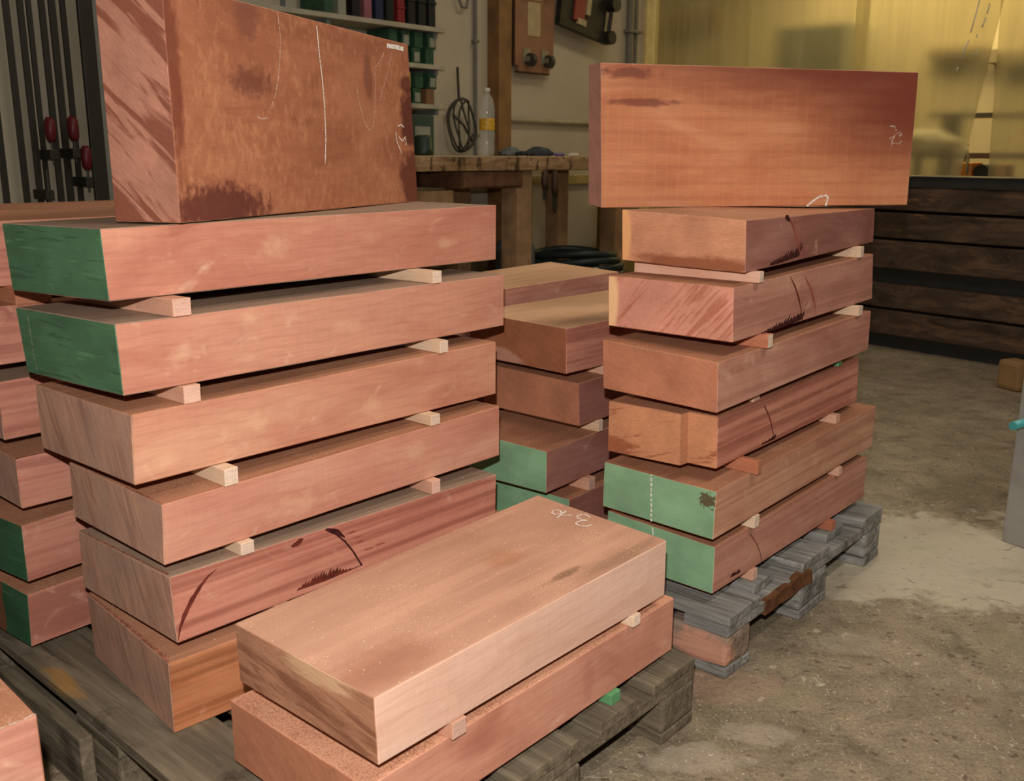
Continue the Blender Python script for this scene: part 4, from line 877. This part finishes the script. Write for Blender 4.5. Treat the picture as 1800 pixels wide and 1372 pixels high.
def bs(px, y=0.0):
    p = wb0 + Vector((-math.sin(WA)*y, math.cos(WA)*y, 0)); h = atp(px, 262, p, WA); return (Vector((h.x, h.y, 0)) - p).dot(Vector((math.cos(WA), math.sin(WA), 0)))
ZT = .9885
# bottle
def glass(name, col, rough=.03, alpha=.25):
    t = NT(name)
    t.b.inputs['Base Color'].default_value = (*col, 1); t.b.inputs['Roughness'].default_value = rough
    t.b.inputs['Alpha'].default_value = alpha; t.b.inputs['Specular IOR Level'].default_value = .9
    return t.m
M_PET = glass('clear_plastic', (.75, .76, .66), .06, .28); M_LAB = plain('orange_label', (.62, .34, .03), .4, .4, var=.4, vs=50); M_CAP = plain('pale_cap', (.55, .55, .48), .4)
s = bs(856, .18); q = bp(s, .18, ZT)
bt = empty('plastic_bottle', q, 0, 'clear plastic bottle with an orange label on the workbench', 'bottle')
bm = bmesh.new(); lathe(bm, [(.030, 0), (.042, .008), (.044, .05), (.040, .07), (.044, .09), (.044, .12), (.041, .13), (.041, .20), (.044, .21), (.043, .25), (.034, .29), (.019, .322), (.014, .328), (.014, .345), (.012, .346)], 28)
link('bottle_body', bm, M_PET, bt)
bm = bmesh.new(); lathe(bm, [(.0425, .135), (.0428, .137), (.0428, .195), (.0425, .197)], 28); o = link('bottle_label', bm, M_LAB, bt); o['label'] = 'orange label'
bm = bmesh.new(); lathe(bm, [(.016, .334), (.017, .336), (.017, .352), (.015, .355)], 20); link('bottle_cap', bm, M_CAP, bt)
# gloves
M_GLOVE = plain('dark_grey_fabric', (.045, .05, .052), .8, .15, var=.5, vs=30); M_GLOVE2 = plain('grey_fabric', (.13, .145, .14), .8, .15, var=.4, vs=30)
def glove(loc, rz, mat, label, k=1.0):
    bm = bmesh.new()
    bmesh.ops.create_icosphere(bm, subdivisions=3, radius=1)
    for v in bm.verts:
        v.co = Vector((v.co.x * .085 * k, v.co.y * .05, max(v.co.z, -.35) * .038 + .0137)); v.co.z += noise.noise(v.co * 30) * .007 * (1 if v.co.z > .005 else 0)
    for i in range(5):
        y = -.036 + i * .018; ln = (.05, .075, .08, .07, .045)[i]
        tube(bm, [(.065 * k, y, .014), (.065*k + ln*.5, y*1.25, .018), (.065*k + ln, y*1.3, .011)], .010, 8)
    tube(bm, [(-.07*k, -.030, .014), (-.085*k, 0, .016), (-.07*k, .030, .014)], .012, 8)
    return tag(link('work_glove', bm, mat, loc=loc, rz=rz, smooth=True), label, 'glove', 'work gloves on the workbench')
glove(bp(bs(897, .20), .20, ZT), WA + .1, M_GLOVE2, 'grey work glove lying nearer the bottle on the workbench', .8)
glove(bp(bs(947, .06), .06, ZT), WA + 2.9, M_GLOVE, 'dark work glove lying farther from the bottle on the workbench')
M_PURP = plain('purple_plastic', (.12, .06, .35), .4); M_WHT = plain('white_plastic', (.66, .63, .58), .4)
for px, y, mt, lab in ((983, .10, M_PURP, 'purple marker pen on the workbench beside the dark glove'), (1008, .12, M_WHT, 'white pen on the workbench, nearest the right upright slab')):
    bm = bmesh.new(); cyl(bm, (-.06, 0, .009), (.03, 0, .009), .0085, 12); cyl(bm, (.03, 0, .009), (.065, 0, .009), .0095, 12); cyl(bm, (.065, 0, .009), (.072, 0, .009), .005, 10, .002)
    tag(link('marker_pen', bm, mt, loc=bp(bs(px, y), y, ZT), rz=WA + .3), lab, 'pen')
# hand tools hanging under the bench edge
M_TOOL = plain('dark_tool_wood', (.055, .030, .018), .5); M_OCRE = plain('ochre_paint', (.36, .27, .09), .6)
for px, ln, lab in ((958, .16, 'shorter dark chisel hanging under the bench edge, beside the leg'), (976, .22, 'longer dark chisel hanging under the bench edge')):
    q = bp(bs(px, -.012), -.012, 0)
    c = empty('chisel', (q.x, q.y, .912), WA, lab, 'chisel', 'chisels under the bench edge')
    bm = bmesh.new(); lathe(bm, [(.008, -.002), (.017, -.01), (.019, -ln*.45), (.014, -ln*.62)], 14); link('handle', bm, M_TOOL, c)
    bm = bmesh.new(); box(bm, -.012, .012, -.003, .003, -ln, -ln*.6, .001); link('blade', bm, M_STEELD, c)
bm = bmesh.new(); box(bm, .55, 1.50, -.03, -.002, .80, .86, .003)
tag(link('ochre_batten', bm, M_OCRE, loc=(W0.x, W0.y, 0), rz=WA), 'ochre batten on the cream wall seen under the bench edge', 'batten')
# ------------------------------------------------------------------ wall furniture
def ws(px, py=200, off=0.0):
    p = wpt(0, off); h = atp(px, py, p, WA); d = Vector((h.x, h.y, 0)) - p
    return d.x * math.cos(WA) + d.y * math.sin(WA), h.z
M_POST = plain('brown_post_wood', (.22, .115, .045), .6, .3, var=.3, vs=8)
s0, _ = ws(875, 200, .09); s1, _ = ws(897, 200, .09)
bm = bmesh.new(); box(bm, s0, s1, -.10, -.001, 0, 3.199, .004)
tag(link('wooden_post', bm, M_POST, loc=(W0.x, W0.y, 0), rz=WA), 'brown square wooden post rising behind the bottle', 'post')
M_PIPE = plain('grey_conduit', (.17, .155, .125), .5)
def local_obj(name, bm, mat, parent=None, **k):
    if parent: return link(name, bm, mat, parent, **k)
    return link(name, bm, mat, loc=(W0.x, W0.y, 0), rz=WA, **k)
s, _ = ws(836, 100, .02); bm = bmesh.new(); cyl(bm, (s, -.02, .9), (s, -.02, 3.19), .011, 12); 
for z in (1.1, 1.65, 2.2): box(bm, s - .02, s + .02, -.034, -.001, z, z + .018, .002)
tag(local_obj('conduit_pipe', bm, M_PIPE), 'thin upright grey conduit on the wall left of the brown post', 'pipe')
s0, z0 = ws(898, 210, .03); s1, z1 = ws(1100, 216, .03); bm = bmesh.new(); cyl(bm, (s0, -.022, z0), (s1, -.022, z0), .017, 12)
tag(local_obj('conduit_pipe', bm, plain('wall_coloured_pipe', (.36, .31, .20), .5)), 'level pipe along the cream wall right of the brown post', 'pipe')
s, _ = ws(1107, 60, .03); bm = bmesh.new(); cyl(bm, (s, -.03, .3), (s, -.03, 3.19), .024, 14); cyl(bm, (s+.09, -.02, .3), (s+.09, -.02, 3.19), .014, 12)
for z in (.8, 1.85): box(bm, s - .04, s + .12, -.06, -.001, z, z + .02, .002)
tag(local_obj('conduit_pipe', bm, M_PIPE), 'pair of upright grey pipes beside the curtain doorway', 'pipe')
# hook
s, z = ws(816, 6, .04); bm = bmesh.new(); tube(bm, [(s - .03, -.03, z + .16), (s - .03, -.03, z + .02), (s - .01, -.03, z - .02), (s + .03, -.03, z - .02), (s + .045, -.03, z + .04)], .008, 8); box(bm, s - .045, s - .015, -.03, -.001, z + .12, z + .17)
tag(local_obj('wall_hook', bm, M_PIPE), 'bent dark wall hook near the top, left of the upright conduit', 'hook')
# coiled cable
sc, zc = ws(811, 220, .06)
cb = empty('coiled_cable', (*wpt(sc, .06)[:2], zc), WA, 'loose coil of black cable hanging on the wall behind the bottle', 'cable')
M_CABLE = plain('black_cable_rubber', (.05, .045, .032), .5)
bm = bmesh.new()
for k, (rx, rz_, dx, tilt) in enumerate(((.115, .155, 0, 0), (.11, .150, .006, .10), (.05, .15, -.01, .2), (.045, .145, .005, -.15))):
    tube(bm, [(dx + rx*math.cos(a)*math.cos(tilt) - rz_*math.sin(a)*math.sin(tilt), -.006*k + .01*math.sin(3*a), rx*math.cos(a)*math.sin(tilt) + rz_*math.sin(a)*math.cos(tilt)) for a in [i*2*math.pi/36 for i in range(36)]], .0062, 7, closed=True)
tube(bm, [(-.09, -.02, .06), (0, -.02, 0), (.07, -.02, -.09)], .008, 7)
link('coil', bm, M_CABLE, cb)
bm = bmesh.new(); cyl(bm, (-.02, -.0, .15), (-.03, -.0, .33), .008, 8); link('tail', bm, M_CABLE, cb)
# board with castors
M_BRD = plain('brown_painted_board', (.27, .135, .075), .55, .3, var=.12); M_PAP = plain('aged_paper', (.44, .35, .20), .8, .1)
sa, zb_ = ws(905, 124, .06); sb, _ = ws(972, 124, .06)
bd = empty('castor_board', (*wpt((sa+sb)/2, .03)[:2], zb_), WA, 'brown wooden trolley board with four black castors hanging on the wall', 'trolley board')
hw_ = (sb - sa)/2
bm = bmesh.new(); box(bm, -hw_, hw_, -.032, 0, 0, .62, .0); 
es = [e for e in bm.edges if abs(e.verts[0].co.y - e.verts[1].co.y) > .01]
bmesh.ops.bevel(bm, geom=es, offset=.035, segments=5, affect='EDGES'); link('board', bm, M_BRD, bd)
bm = bmesh.new(); box(bm, -hw_-.008, -hw_+.001, -.028, 0, .03, .59, .003); box(bm, -hw_+.03, hw_-.03, -.028, 0, -.008, .001, .002); link('edge_band', bm, M_TOOL, bd)
bm = bmesh.new(); box(bm, -.07, .05, -.0335, -.0315, .22, .42); box(bm, -.07, .05, -.0345, -.0315, .435, .45); link('paper_label', bm, M_PAP, bd)
for x in (-.085, .095):
    for z in (.07, .50):
        bm = bmesh.new(); cyl(bm, (x - .012, -.072, z), (x + .018, -.072, z), .040, 20); o = link('castor_wheel', bm, M_CABLE, bd)
        bm = bmesh.new(); box(bm, x - .022, x - .014, -.08, -.032, z - .01, z + .02, .001); box(bm, x + .02, x + .028, -.08, -.032, z - .01, z + .02, .001); box(bm, x - .03, x + .036, -.038, -.032, z - .02, z + .07, .001); link('castor_fork', bm, plain('pale_castor_metal', (.30, .28, .20), .4, .4, .4), bd)
# black framed red and cream panel hanging askew
M_REDP = plain('dull_red_paint', (.24, .045, .035), .5); M_CRM = plain('dull_cream_paint', (.42, .34, .19), .6); M_BLK = plain('black_frame_paint', (.022, .020, .016), .5, .3)
sa, za = ws(983, 38, .08); sb, zb_ = ws(1062, 72, .08)
tr = empty('hanging_trolley', (*wpt(sa, .05)[:2], za), WA, 'black framed red and cream trolley hanging askew beside the brown board', 'trolley')
Lh = math.hypot(sb - sa, zb_ - za); an = math.atan2(zb_ - za, sb - sa)
def rotbox(name, x0, x1, y0, y1, z0, z1, mat, bev=.002):
    bm = bmesh.new(); box(bm, x0, x1, y0, y1, z0, z1, bev)
    bmesh.ops.rotate(bm, verts=bm.verts, cent=(0, 0, 0), matrix=Matrix.Rotation(-an, 3, 'Y')); return link(name, bm, mat, tr)
rotbox('frame_bar', -.02, Lh + .02, -.05, -.01, -.02, .02, M_BLK); rotbox('frame_bar', -.02, Lh + .02, -.05, -.01, .36, .40, M_BLK)
rotbox('frame_bar', -.02, .02, -.05, -.01, 0, .38, M_BLK); rotbox('dark_panel', .03, Lh - .01, -.03, -.005, .02, .36, M_BLK)
rotbox('red_panel', .13, .24, -.045, -.02, .05, .35, M_REDP); rotbox('cream_panel', .17, .26, -.05, -.025, .03, .07, M_CRM); rotbox('cream_panel', .25, .29, -.05, -.025, .11, .35, M_CRM)
bm = bmesh.new(); cyl(bm, (Lh + .01, -.09, .02 + Lh*math.tan(an)), (Lh + .01, -.02, .02 + Lh*math.tan(an)), .045, 20); link('castor_wheel', bm, M_BLK, tr)
bm = bmesh.new(); cyl(bm, (Lh + .05, -.09, .24 + Lh*math.tan(an)), (Lh + .05, -.02, .24 + Lh*math.tan(an)), .05, 20); link('castor_wheel', bm, M_BLK, tr)
bm = bmesh.new(); cyl(bm, (Lh + .01, -.05, .03 + Lh*math.tan(an)), (Lh + .05, -.05, .24 + Lh*math.tan(an)), .014, 10); link('castor_fork', bm, M_BLK, tr)
# ------------------------------------------------------------------ wall shelves with cartons
M_SHELF = plain('pale_shelf_board', (.40, .36, .27), .6); M_STL = plain('grey_shelf_metal', (.20, .22, .22), .4, .4, .3)
M_CG = plain('dull_green_carton', (.028, .075, .040), .6, var=.3, vs=25); M_CW = plain('grey_white_carton_label', (.27, .27, .21), .6); M_CK = plain('black_plastic_bin', (.018, .018, .020), .4)
M_CP = plain('dusty_pink_bin', (.27, .10, .12), .5); M_CR = plain('dark_red_bin', (.22, .02, .025), .5); M_CN = plain('navy_bin', (.02, .025, .06), .5); M_CO = plain('brown_carton', (.20, .10, .05), .6); M_CY = plain('yellow_carton', (.40, .28, .04), .6)
SOFF = .26
sR, zA = ws(775, 47, SOFF)
for z, sl, lab in ((zA - .03, sR - 1.75, 'long pale wall shelf, uppermost, above the left upright slab'), (ws(783, 117, SOFF)[1] - .02, sR - 1.5, 'pale wall shelf, second from the top'), (ws(784, 186, SOFF)[1] - .02, sR - 1.5, 'pale wall shelf, third from the top')):
    sh = empty('wall_shelf', (*wpt(sR, SOFF)[:2], z), WA, lab, 'shelf', 'wall shelves')
    bm = bmesh.new(); box(bm, sl - sR, .03, .0, SOFF - .002, 0, .024, .002); link('shelf_board', bm, M_SHELF, sh)
    for x in (-.02, -.75, -1.4):
        bm = bmesh.new(); box(bm, x - .012, x + .012, .02, SOFF - .002, -.03, -.0005); box(bm, x - .012, x + .012, SOFF - .03, SOFF - .002, -.036, -.03); link('bracket', bm, M_STL, sh)
for x in (-.12, -.85, -1.6):
    bm = bmesh.new(); box(bm, sR + x - .012, sR + x + .012, -.012, -.001, 1.0, 2.3)
    tag(local_obj('shelf_rail', bm, M_STL), 'upright grey slotted rail behind the wall shelves, %s from the right' % {-.12: 'first', -.85: 'second', -1.6: 'third'}[x], 'shelf rail', 'shelf rails')
def carton(px, off, z, wd, dp, h, mt, lab_mat, label, cat='carton', grp='cartons on the wall shelves'):
    s, _ = ws(px, 200, off)
    c = empty('carton' if cat == 'carton' else 'storage_bin', (*wpt(s, off)[:2], z), WA, label, cat, grp)
    bm = bmesh.new(); box(bm, -wd/2, wd/2, 0, dp, 0, h, .003)
    if cat == 'bin': box(bm, -wd/2 - .004, wd/2 + .004, -.005, dp*.3, h*.55, h*.62, .001)
    link('box', bm, mt, c)
    if lab_mat:
        bm = bmesh.new(); box(bm, -wd*.28, wd*.34, -.0015, .0008, h*.12, h*.72); link('label', bm, lab_mat, c)
    return c
z1s = zA - .03 + .025; z2s = ws(783, 117, SOFF)[1] + .005; z3s = ws(784, 186, SOFF)[1] + .005
i = 0
TOPB = [(585, M_CG, 'dark green carton'), (608, M_CW, 'pale carton'), (632, M_CK, 'black bin'), (652, M_CP, 'dusty pink bin'), (672, M_CN, 'navy bin'), (690, M_CK, 'black bin'), (709, M_CR, 'dark red bin'), (727, M_CK, 'black bin'), (745, M_CK, 'black bin'), (762, M_CK, 'black bin')]
words = ['first', 'second', 'third', 'fourth', 'fifth', 'sixth', 'seventh', 'eighth', 'ninth', 'tenth']
for k, (px, mt, nm) in enumerate(TOPB):
    carton(px, SOFF - .02, z1s, .050, .2, .13 if mt in (M_CR,) else .21, mt, None, '%s on the uppermost wall shelf, %s from the left' % (nm, words[k]), 'bin', 'bins on the uppermost wall shelf')
for row, (zs, rows) in enumerate(((z2s, 2), (z3s, 2))):
    for k, px in enumerate((690, 712, 734, 757)):
        for r in range(rows):
            mt = M_CO if (row == 1 and k == 3 and r == 0) else (M_CY if (row == 1 and k == 1 and r == 1) else M_CG)
            carton(px + (4 if r else 0), SOFF - .03, zs + r * .083, .060, .18, .081, mt, M_CW if mt is M_CG and (k + r) % 2 == 0 or (k == 3 and r == 1) else None,
                   '%s carton, %s layer, %s from the left on the %s wall shelf' % ('brown' if mt is M_CO else 'yellow' if mt is M_CY else 'dull green', ('lower', 'upper')[r], words[k], ('second', 'third')[row]))
# green bin and black-footed jar on the bench at left
s = bs(742, .35); c = empty('storage_bin', bp(s, .35, ZT), WA, 'dark green bin on the workbench under the wall shelves, beside the left upright slab', 'bin')
bm = bmesh.new(); box(bm, -.09, .09, 0, .15, 0, .21, .006); link('box', bm, plain('dark_grey_green_plastic', (.045, .075, .055), .5, var=.3), c)
bm = bmesh.new(); box(bm, -.05, .06, -.002, 0, .10, .15); link('label', bm, M_CW, c)
s = bs(744, .12); bm = bmesh.new(); lathe(bm, [(.045, 0), (.05, .005), (.05, .03), (.046, .034), (.044, .09), (.03, .10)], 20)
tag(link('paint_pot', bm, plain('black_green_pot', (.015, .03, .02), .4), loc=bp(s, .12, ZT), smooth=False), 'small black pot on the workbench beside the left upright slab', 'pot')
# ------------------------------------------------------------------ clamps standing at the left wall
M_BAR = plain('dark_clamp_steel', (.035, .032, .024), .5, .4, .4); M_RH = plain('red_clamp_handle', (.11, .010, .013), .4)
for k, (px, wd, hz, red) in enumerate(((8, .020, None, 0), (44, .020, None, 0), (68, .020, .60, 0), (82, .016, .68, 1), (104, .020, None, 0), (121, .022, .98, 1), (139, .018, .86, 1))):
    s, z = ws(px, 345, .04)
    c = empty('bar_clamp', (*wpt(s, .06)[:2], 0), WA, '', 'bar clamp', 'bar clamps at the left wall')
    c['label'] = ('dark bar clamp with red handle' if red else 'plain dark bar clamp') + ' at the left wall, %s of seven from the left' % words[k]
    bm = bmesh.new(); box(bm, -wd*.62, wd*.62, -.006, .008, 0, 2.4, .001); link('bar', bm, M_BAR, c)
    bm = bmesh.new(); box(bm, -.014, .014, -.12, .0, 2.25, 2.29, .003); link('fixed_jaw', bm, M_BAR, c)
    if hz:
        z = ws(px + 8, {82: 250, 121: 248, 139: 298}.get(px, 320), .08)[1]
        bm = bmesh.new(); box(bm, -.016, .016, -.10, .034, z - .07, z - .03, .003); cyl(bm, (0, -.085, z - .09), (0, -.085, z + .05), .005, 8); link('sliding_jaw', bm, M_BAR, c)
        if red:
            bm = bmesh.new(); lathe(bm, [(.011, z + .0), (.020, z + .015), (.023, z + .05), (.021, z + .085), (.012, z + .10)], 14, cx=0, cy=-.085); o = link('handle', bm, M_RH, c); o['label'] = 'red handle'
sa, _ = ws(152, 200, .12); sb, _ = ws(176, 200, .12)
bm = bmesh.new(); box(bm, sa, sb, -.135, -.115, 0, 3.199, .004); tag(local_obj('dark_upright', bm, M_BAR), 'wide black upright beside the red-handled clamps', 'upright')
bm = bmesh.new(); box(bm, sb + .002, sb + .05, -.135, -.115, 0, 3.199, .003); tag(local_obj('grey_upright', bm, plain('grey_paint', (.20, .20, .17), .5)), 'narrow grey upright beside the wide black one, next to the left upright slab', 'upright')
# ------------------------------------------------------------------ clutter on the floor behind the bench leg
def fpt(px, py, z): return atz(px, py, z)
M_GREYB = plain('blue_grey_plastic', (.13, .15, .15), .5)
def onray(px, dist):
    v = ray(px, 400); v.z = 0; v = v / v.y; return Vector((v.x * dist, dist, 0))
q = onray(905, 5.75)
bm = bmesh.new(); lathe(bm, [(.10, 0), (.115, .01), (.12, .25), (.112, .27), (.12, .29), (.12, .46), (.10, .50), (.04, .52)], 24)
tag(link('small_barrel', bm, M_GREYB, loc=q), 'blue-grey small barrel beside the bench leg', 'barrel')
bm = bmesh.new(); tube(bm, [(0, 0, .02), (.01, .02, .5), (.0, 0, .86)], .008, 8)
tag(link('leaning_rod', bm, M_TOOL, loc=onray(900, 5.45)), 'thin dark rod under the workbench before the barrel', 'rod')
bm = bmesh.new(); box(bm, -.22, .30, -.16, .16, 0, .20, .01); o = link('grey_case', bm, M_GREYB, loc=onray(1010, 6.15), rz=.25); tag(o, 'low grey case on the floor behind the middle stack', 'case')
hs = empty('coiled_hose', onray(1012, 6.15) + Vector((0, 0, .202)), -.2, 'heap of coiled black hose on the grey case', 'hose')
for k in range(5):
    bm = bmesh.new(); rr = .27 - .012*k
    tube(bm, [(rr*1.15*math.cos(a) + .01*math.sin(2*a+k), rr*.8*math.sin(a), .022 + k*.042 + .012*math.sin(a*2 + k)) for a in [i*2*math.pi/40 for i in range(40)]], .021, 8, closed=True)
    link('loop', bm, plain('black_hose_rubber', (.022, .028, .026), .45) if k == 0 else bpy.data.materials['black_hose_rubber'], hs)
bm = bmesh.new(); cyl(bm, (.16, -.24, .10), (.16, -.30, .10), .03, 14); link('coupling', bm, M_WHT, hs)
M_RAG = plain('mottled_green_cloth', (.10, .13, .06), .9, var=.6, vs=25)
bm = bmesh.new(); bmesh.ops.create_icosphere(bm, subdivisions=4, radius=1)
for v in bm.verts:
    v.co = Vector((v.co.x*.22, v.co.y*.16, max(0, v.co.z)*.30)); v.co += v.co.normalized() * noise.noise(v.co*14) * .05; v.co.z = max(0, v.co.z)
tag(link('crumpled_cloth', bm, M_RAG, loc=onray(1068, 5.6) , smooth=True), 'heap of mottled green cloth on the floor left of the right stack', 'cloth')
q = onray(1070, 6.85)
bm = bmesh.new(); box(bm, -.10, .36, 0, .03, 0, .78, .004)
tag(link('ochre_board', bm, plain('dark_ochre_board', (.20, .145, .045), .6), loc=q, rz=WA), 'dark ochre board standing behind the cloth heap', 'board')
# ------------------------------------------------------------------ plastic curtain and the room behind it
def curtmat():
    t = NT('yellowed_clear_plastic'); o, r = t.coord(rnd=False)
    nt = t.t; nz = t.noise(t.map(o, (7, 7, .9)), 1.0, 4.0, .6)
    col = t.ramp(nz, [(.3, (.40, .36, .22)), (.7, (.54, .49, .31))])
    dif = t.n('ShaderNodeBsdfDiffuse', {'Color': col}); tl = t.n('ShaderNodeBsdfTranslucent', {'Color': col})
    tr_ = t.n('ShaderNodeBsdfTransparent', {'Color': (.90, .86, .68, 1)}); gl = t.n('ShaderNodeBsdfGlossy', {'Roughness': .18})
    rf = t.n('ShaderNodeBsdfRefraction', {'Color': (.92, .88, .70, 1), 'Roughness': .42, 'IOR': 1.08})
    m0 = t.n('ShaderNodeMixShader', {0: .5, 1: dif.outputs[0], 2: tl.outputs[0]})
    m00 = t.n('ShaderNodeMixShader', {0: .93, 1: tr_.outputs[0], 2: rf.outputs[0]})
    streak = t.mr(t.noise(t.map(o, (22, 22, 1.0)), 1.0, 3.0, .6), .35, .75, .34, .50)
    m1 = t.n('ShaderNodeMixShader', {0: streak, 1: m00.outputs[0], 2: m0.outputs[0]})
    b = t.n('ShaderNodeBump', {'Height': t.noise(t.map(o, (14, 14, 1.5)), 1.0, 3.0), 'Strength': .5, 'Distance': .01})
    nt.links.new(b.outputs[0], gl.inputs['Normal'])
    m2 = t.n('ShaderNodeMixShader', {0: .05, 1: m1.outputs[0], 2: gl.outputs[0]})
    nt.links.new(m2.outputs[0], t.out.inputs['Surface']); return t.m
M_CURT = curtmat()
cdir = Vector((math.cos(CA), math.sin(CA), 0))
def cs(px, py, off=0.0):
    n = Vector((-math.sin(CA), math.cos(CA), 0)); p = PC + n * off
    h = atp(px, py, p, CA); return (Vector((h.x, h.y, 0)) - p).dot(cdir), h.z
cu = empty('strip_curtain', (PC.x, PC.y, 0), CA, 'yellowed transparent plastic strip curtain in the doorway at upper right', 'curtain')
sg0, zg0 = cs(1765, 0); sg1, zg1 = cs(1690, 305); sh0, _ = cs(1757, 0); sh1, _ = cs(1733, 310)
def slope_at(s0, z0, s1, z1, z): return s0 + (s1 - s0) * (z - z0) / (z1 - z0)
def strip(name, sl, sr, yo, seed):
    bm = bmesh.new(); N = 16; R = 26; rows = []
    for i in range(R + 1):
        z = 2.72 - (2.72 - .03) * i / R; a = sl(z); b = sr(z); row = []
        for j in range(N + 1):
            t = j / N; row.append(bm.verts.new((a + (b - a)*t, yo + .010*math.sin(t*9 + seed + z*.8) + .010*math.sin(t*3.14)*math.sin(z*2 + seed), z)))
        rows.append(row)
    for i in range(R):
        for j in range(N): f = bm.faces.new((rows[i][j], rows[i+1][j], rows[i+1][j+1], rows[i][j+1])); f.smooth = True
    o = link(name, bm, M_CURT, cu)
    return o
L1 = lambda z: slope_at(sg0, zg0, sg1, zg1, max(z, .6)); L2 = lambda z: slope_at(sh0, zg0, sh1, .888, max(z, .6))
strip('plastic_strip', lambda z: .04, lambda z: .86, 0, 0); strip('plastic_strip', lambda z: .82, lambda z: 1.70, .03, 1)
strip('plastic_strip', lambda z: 1.62, L1, .0, 2); strip('plastic_strip', L2, lambda z: 3.35, .035, 3); strip('plastic_strip', lambda z: 3.3, lambda z: 4.25, 0, 4)
# glints on the folds of the plastic, put in as thin white tubes
M_GLINT = plain('white_glint', (.85, .83, .74), .2, .8)
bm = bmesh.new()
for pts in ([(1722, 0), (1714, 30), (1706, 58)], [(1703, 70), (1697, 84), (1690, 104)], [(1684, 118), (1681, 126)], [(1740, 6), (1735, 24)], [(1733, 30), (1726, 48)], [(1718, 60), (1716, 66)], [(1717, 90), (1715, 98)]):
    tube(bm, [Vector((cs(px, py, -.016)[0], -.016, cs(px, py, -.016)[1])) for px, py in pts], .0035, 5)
o = link('glint', bm, M_GLINT, cu); o['label'] = 'painted-on white crease'
bm = bmesh.new(); box(bm, -.02, 4.3, -.03, .08, 2.722, 2.75)
link('hanging_rail', bm, M_STL, cu)
# things in the room beyond (seen through the plastic)
def far(px0, py0, px1, py1, off, dp, mt, name, label, cat, bev=.01):
    s0, z0 = cs(px0, py1, off); s1, z1 = cs(px1, py0, off)
    bm = bmesh.new(); box(bm, s0, s1, off, off + dp, 0, z1 - z0, bev)
    return tag(link(name, bm, mt, loc=(PC.x, PC.y, z0), rz=CA), label, cat)
far(1215, 22, 1290, 58, 2.86, .09, plain('tan_card', (.30, .17, .06), .7), 'wall_box', 'brown box on the wall behind the curtain, at left', 'box')
far(1368, 42, 1508, 330, 2.2, .5, plain('grey_green_cabinet_paint', (.20, .20, .13), .5), 'tall_cabinet', 'grey-green tall cabinet behind the curtain', 'cabinet')
s0, zt = cs(1560, 268, 1.2); s1, _ = cs(1900, 268, 1.2)
tb = empty('packing_table', (PC.x, PC.y, 0), CA, 'long table behind the curtain above the dark beams', 'table')
bm = bmesh.new(); box(bm, s0, s1 + .3, 1.2, 1.9, zt - .04, zt, .004); link('tabletop', bm, plain('brown_table_top', (.20, .12, .07), .5), tb)
for x in (s0 + .05, s1 + .2):
    for y in (1.25, 1.8):
        bm = bmesh.new(); box(bm, x - .03, x + .03, y - .03, y + .03, 0, zt - .041, .003); link('leg', bm, M_STEELD, tb)
sx, _ = cs(1635, 250, 1.5)
bm = bmesh.new(); bmesh.ops.create_icosphere(bm, subdivisions=4, radius=1)
for v in bm.verts: v.co = Vector((v.co.x*.26, v.co.y*.2, (max(v.co.z, -.5) + .5)*.11)); v.co += v.co.normalized() * noise.noise(v.co*9)*.03; v.co.z = max(0, v.co.z)
n_ = Vector((-math.sin(CA), math.cos(CA), 0)); q = PC + cdir * sx + n_ * 1.5
tag(link('white_sack', bm, plain('off_white_sack', (.66, .60, .44), .8), loc=(q.x, q.y, zt + .001), rz=CA, smooth=True), 'off-white sack lying on the table behind the curtain', 'sack')
sa, z_a = cs(1650, 200, 1.9)
bm = bmesh.new(); box(bm, sa, sa + 2.2, 1.9, 2.2, z_a - .03, z_a, .003)
for x in (sa + .1, sa + 2.0): box(bm, x, x + .04, 1.92, 2.18, 0, z_a - .03)
tag(link('rear_shelf', bm, plain('dark_grey_shelf', (.13, .12, .09), .5), loc=(PC.x, PC.y, 0), rz=CA), 'dark grey shelf behind the curtain, above the table', 'shelf')
far(1735, 82, 1800, 112, 2.85, .14, plain('dim_ochre_beam', (.28, .22, .11), .6), 'wall_rail', 'dark rail on the far wall behind the curtain', 'rail')
far(1650, 84, 1728, 106, 2.85, .14, bpy.data.materials['dim_ochre_beam'], 'wall_rail', 'shorter dark rail on the far wall, left of the curtain gap', 'rail')
s0, _ = cs(1702, 280, .9); q = PC + cdir * (s0 + .02) + n_ * .95
mc = empty('orange_machine', (q.x, q.y, 0), CA, 'small orange and black machine seen through the curtain gap', 'machine')
zz = cs(1715, 288, .9)[1]
bm = bmesh.new(); box(bm, -.06, .26, -.1, .1, .0, zz - .10, .01); link('base', bm, M_STEELD, mc)
bm = bmesh.new(); box(bm, -.05, .03, -.1, .1, zz - .0995, zz + .01, .02); box(bm, .15, .21, -.1, .1, zz - .0995, zz + .0, .02); o = link('orange_housing', bm, plain('orange_paint', (.62, .22, .02), .4), mc)
bm = bmesh.new(); cyl(bm, (.09, -.1, zz - .05), (.09, .09, zz - .05), .048, 20); link('motor', bm, M_BLK, mc)
bm = bmesh.new(); tube(bm, [(.0, -.11, zz - .06), (.01, -.13, zz + .04), (-.02, -.10, zz + .11)], .010, 8); link('hose', bm, M_CRM, mc)
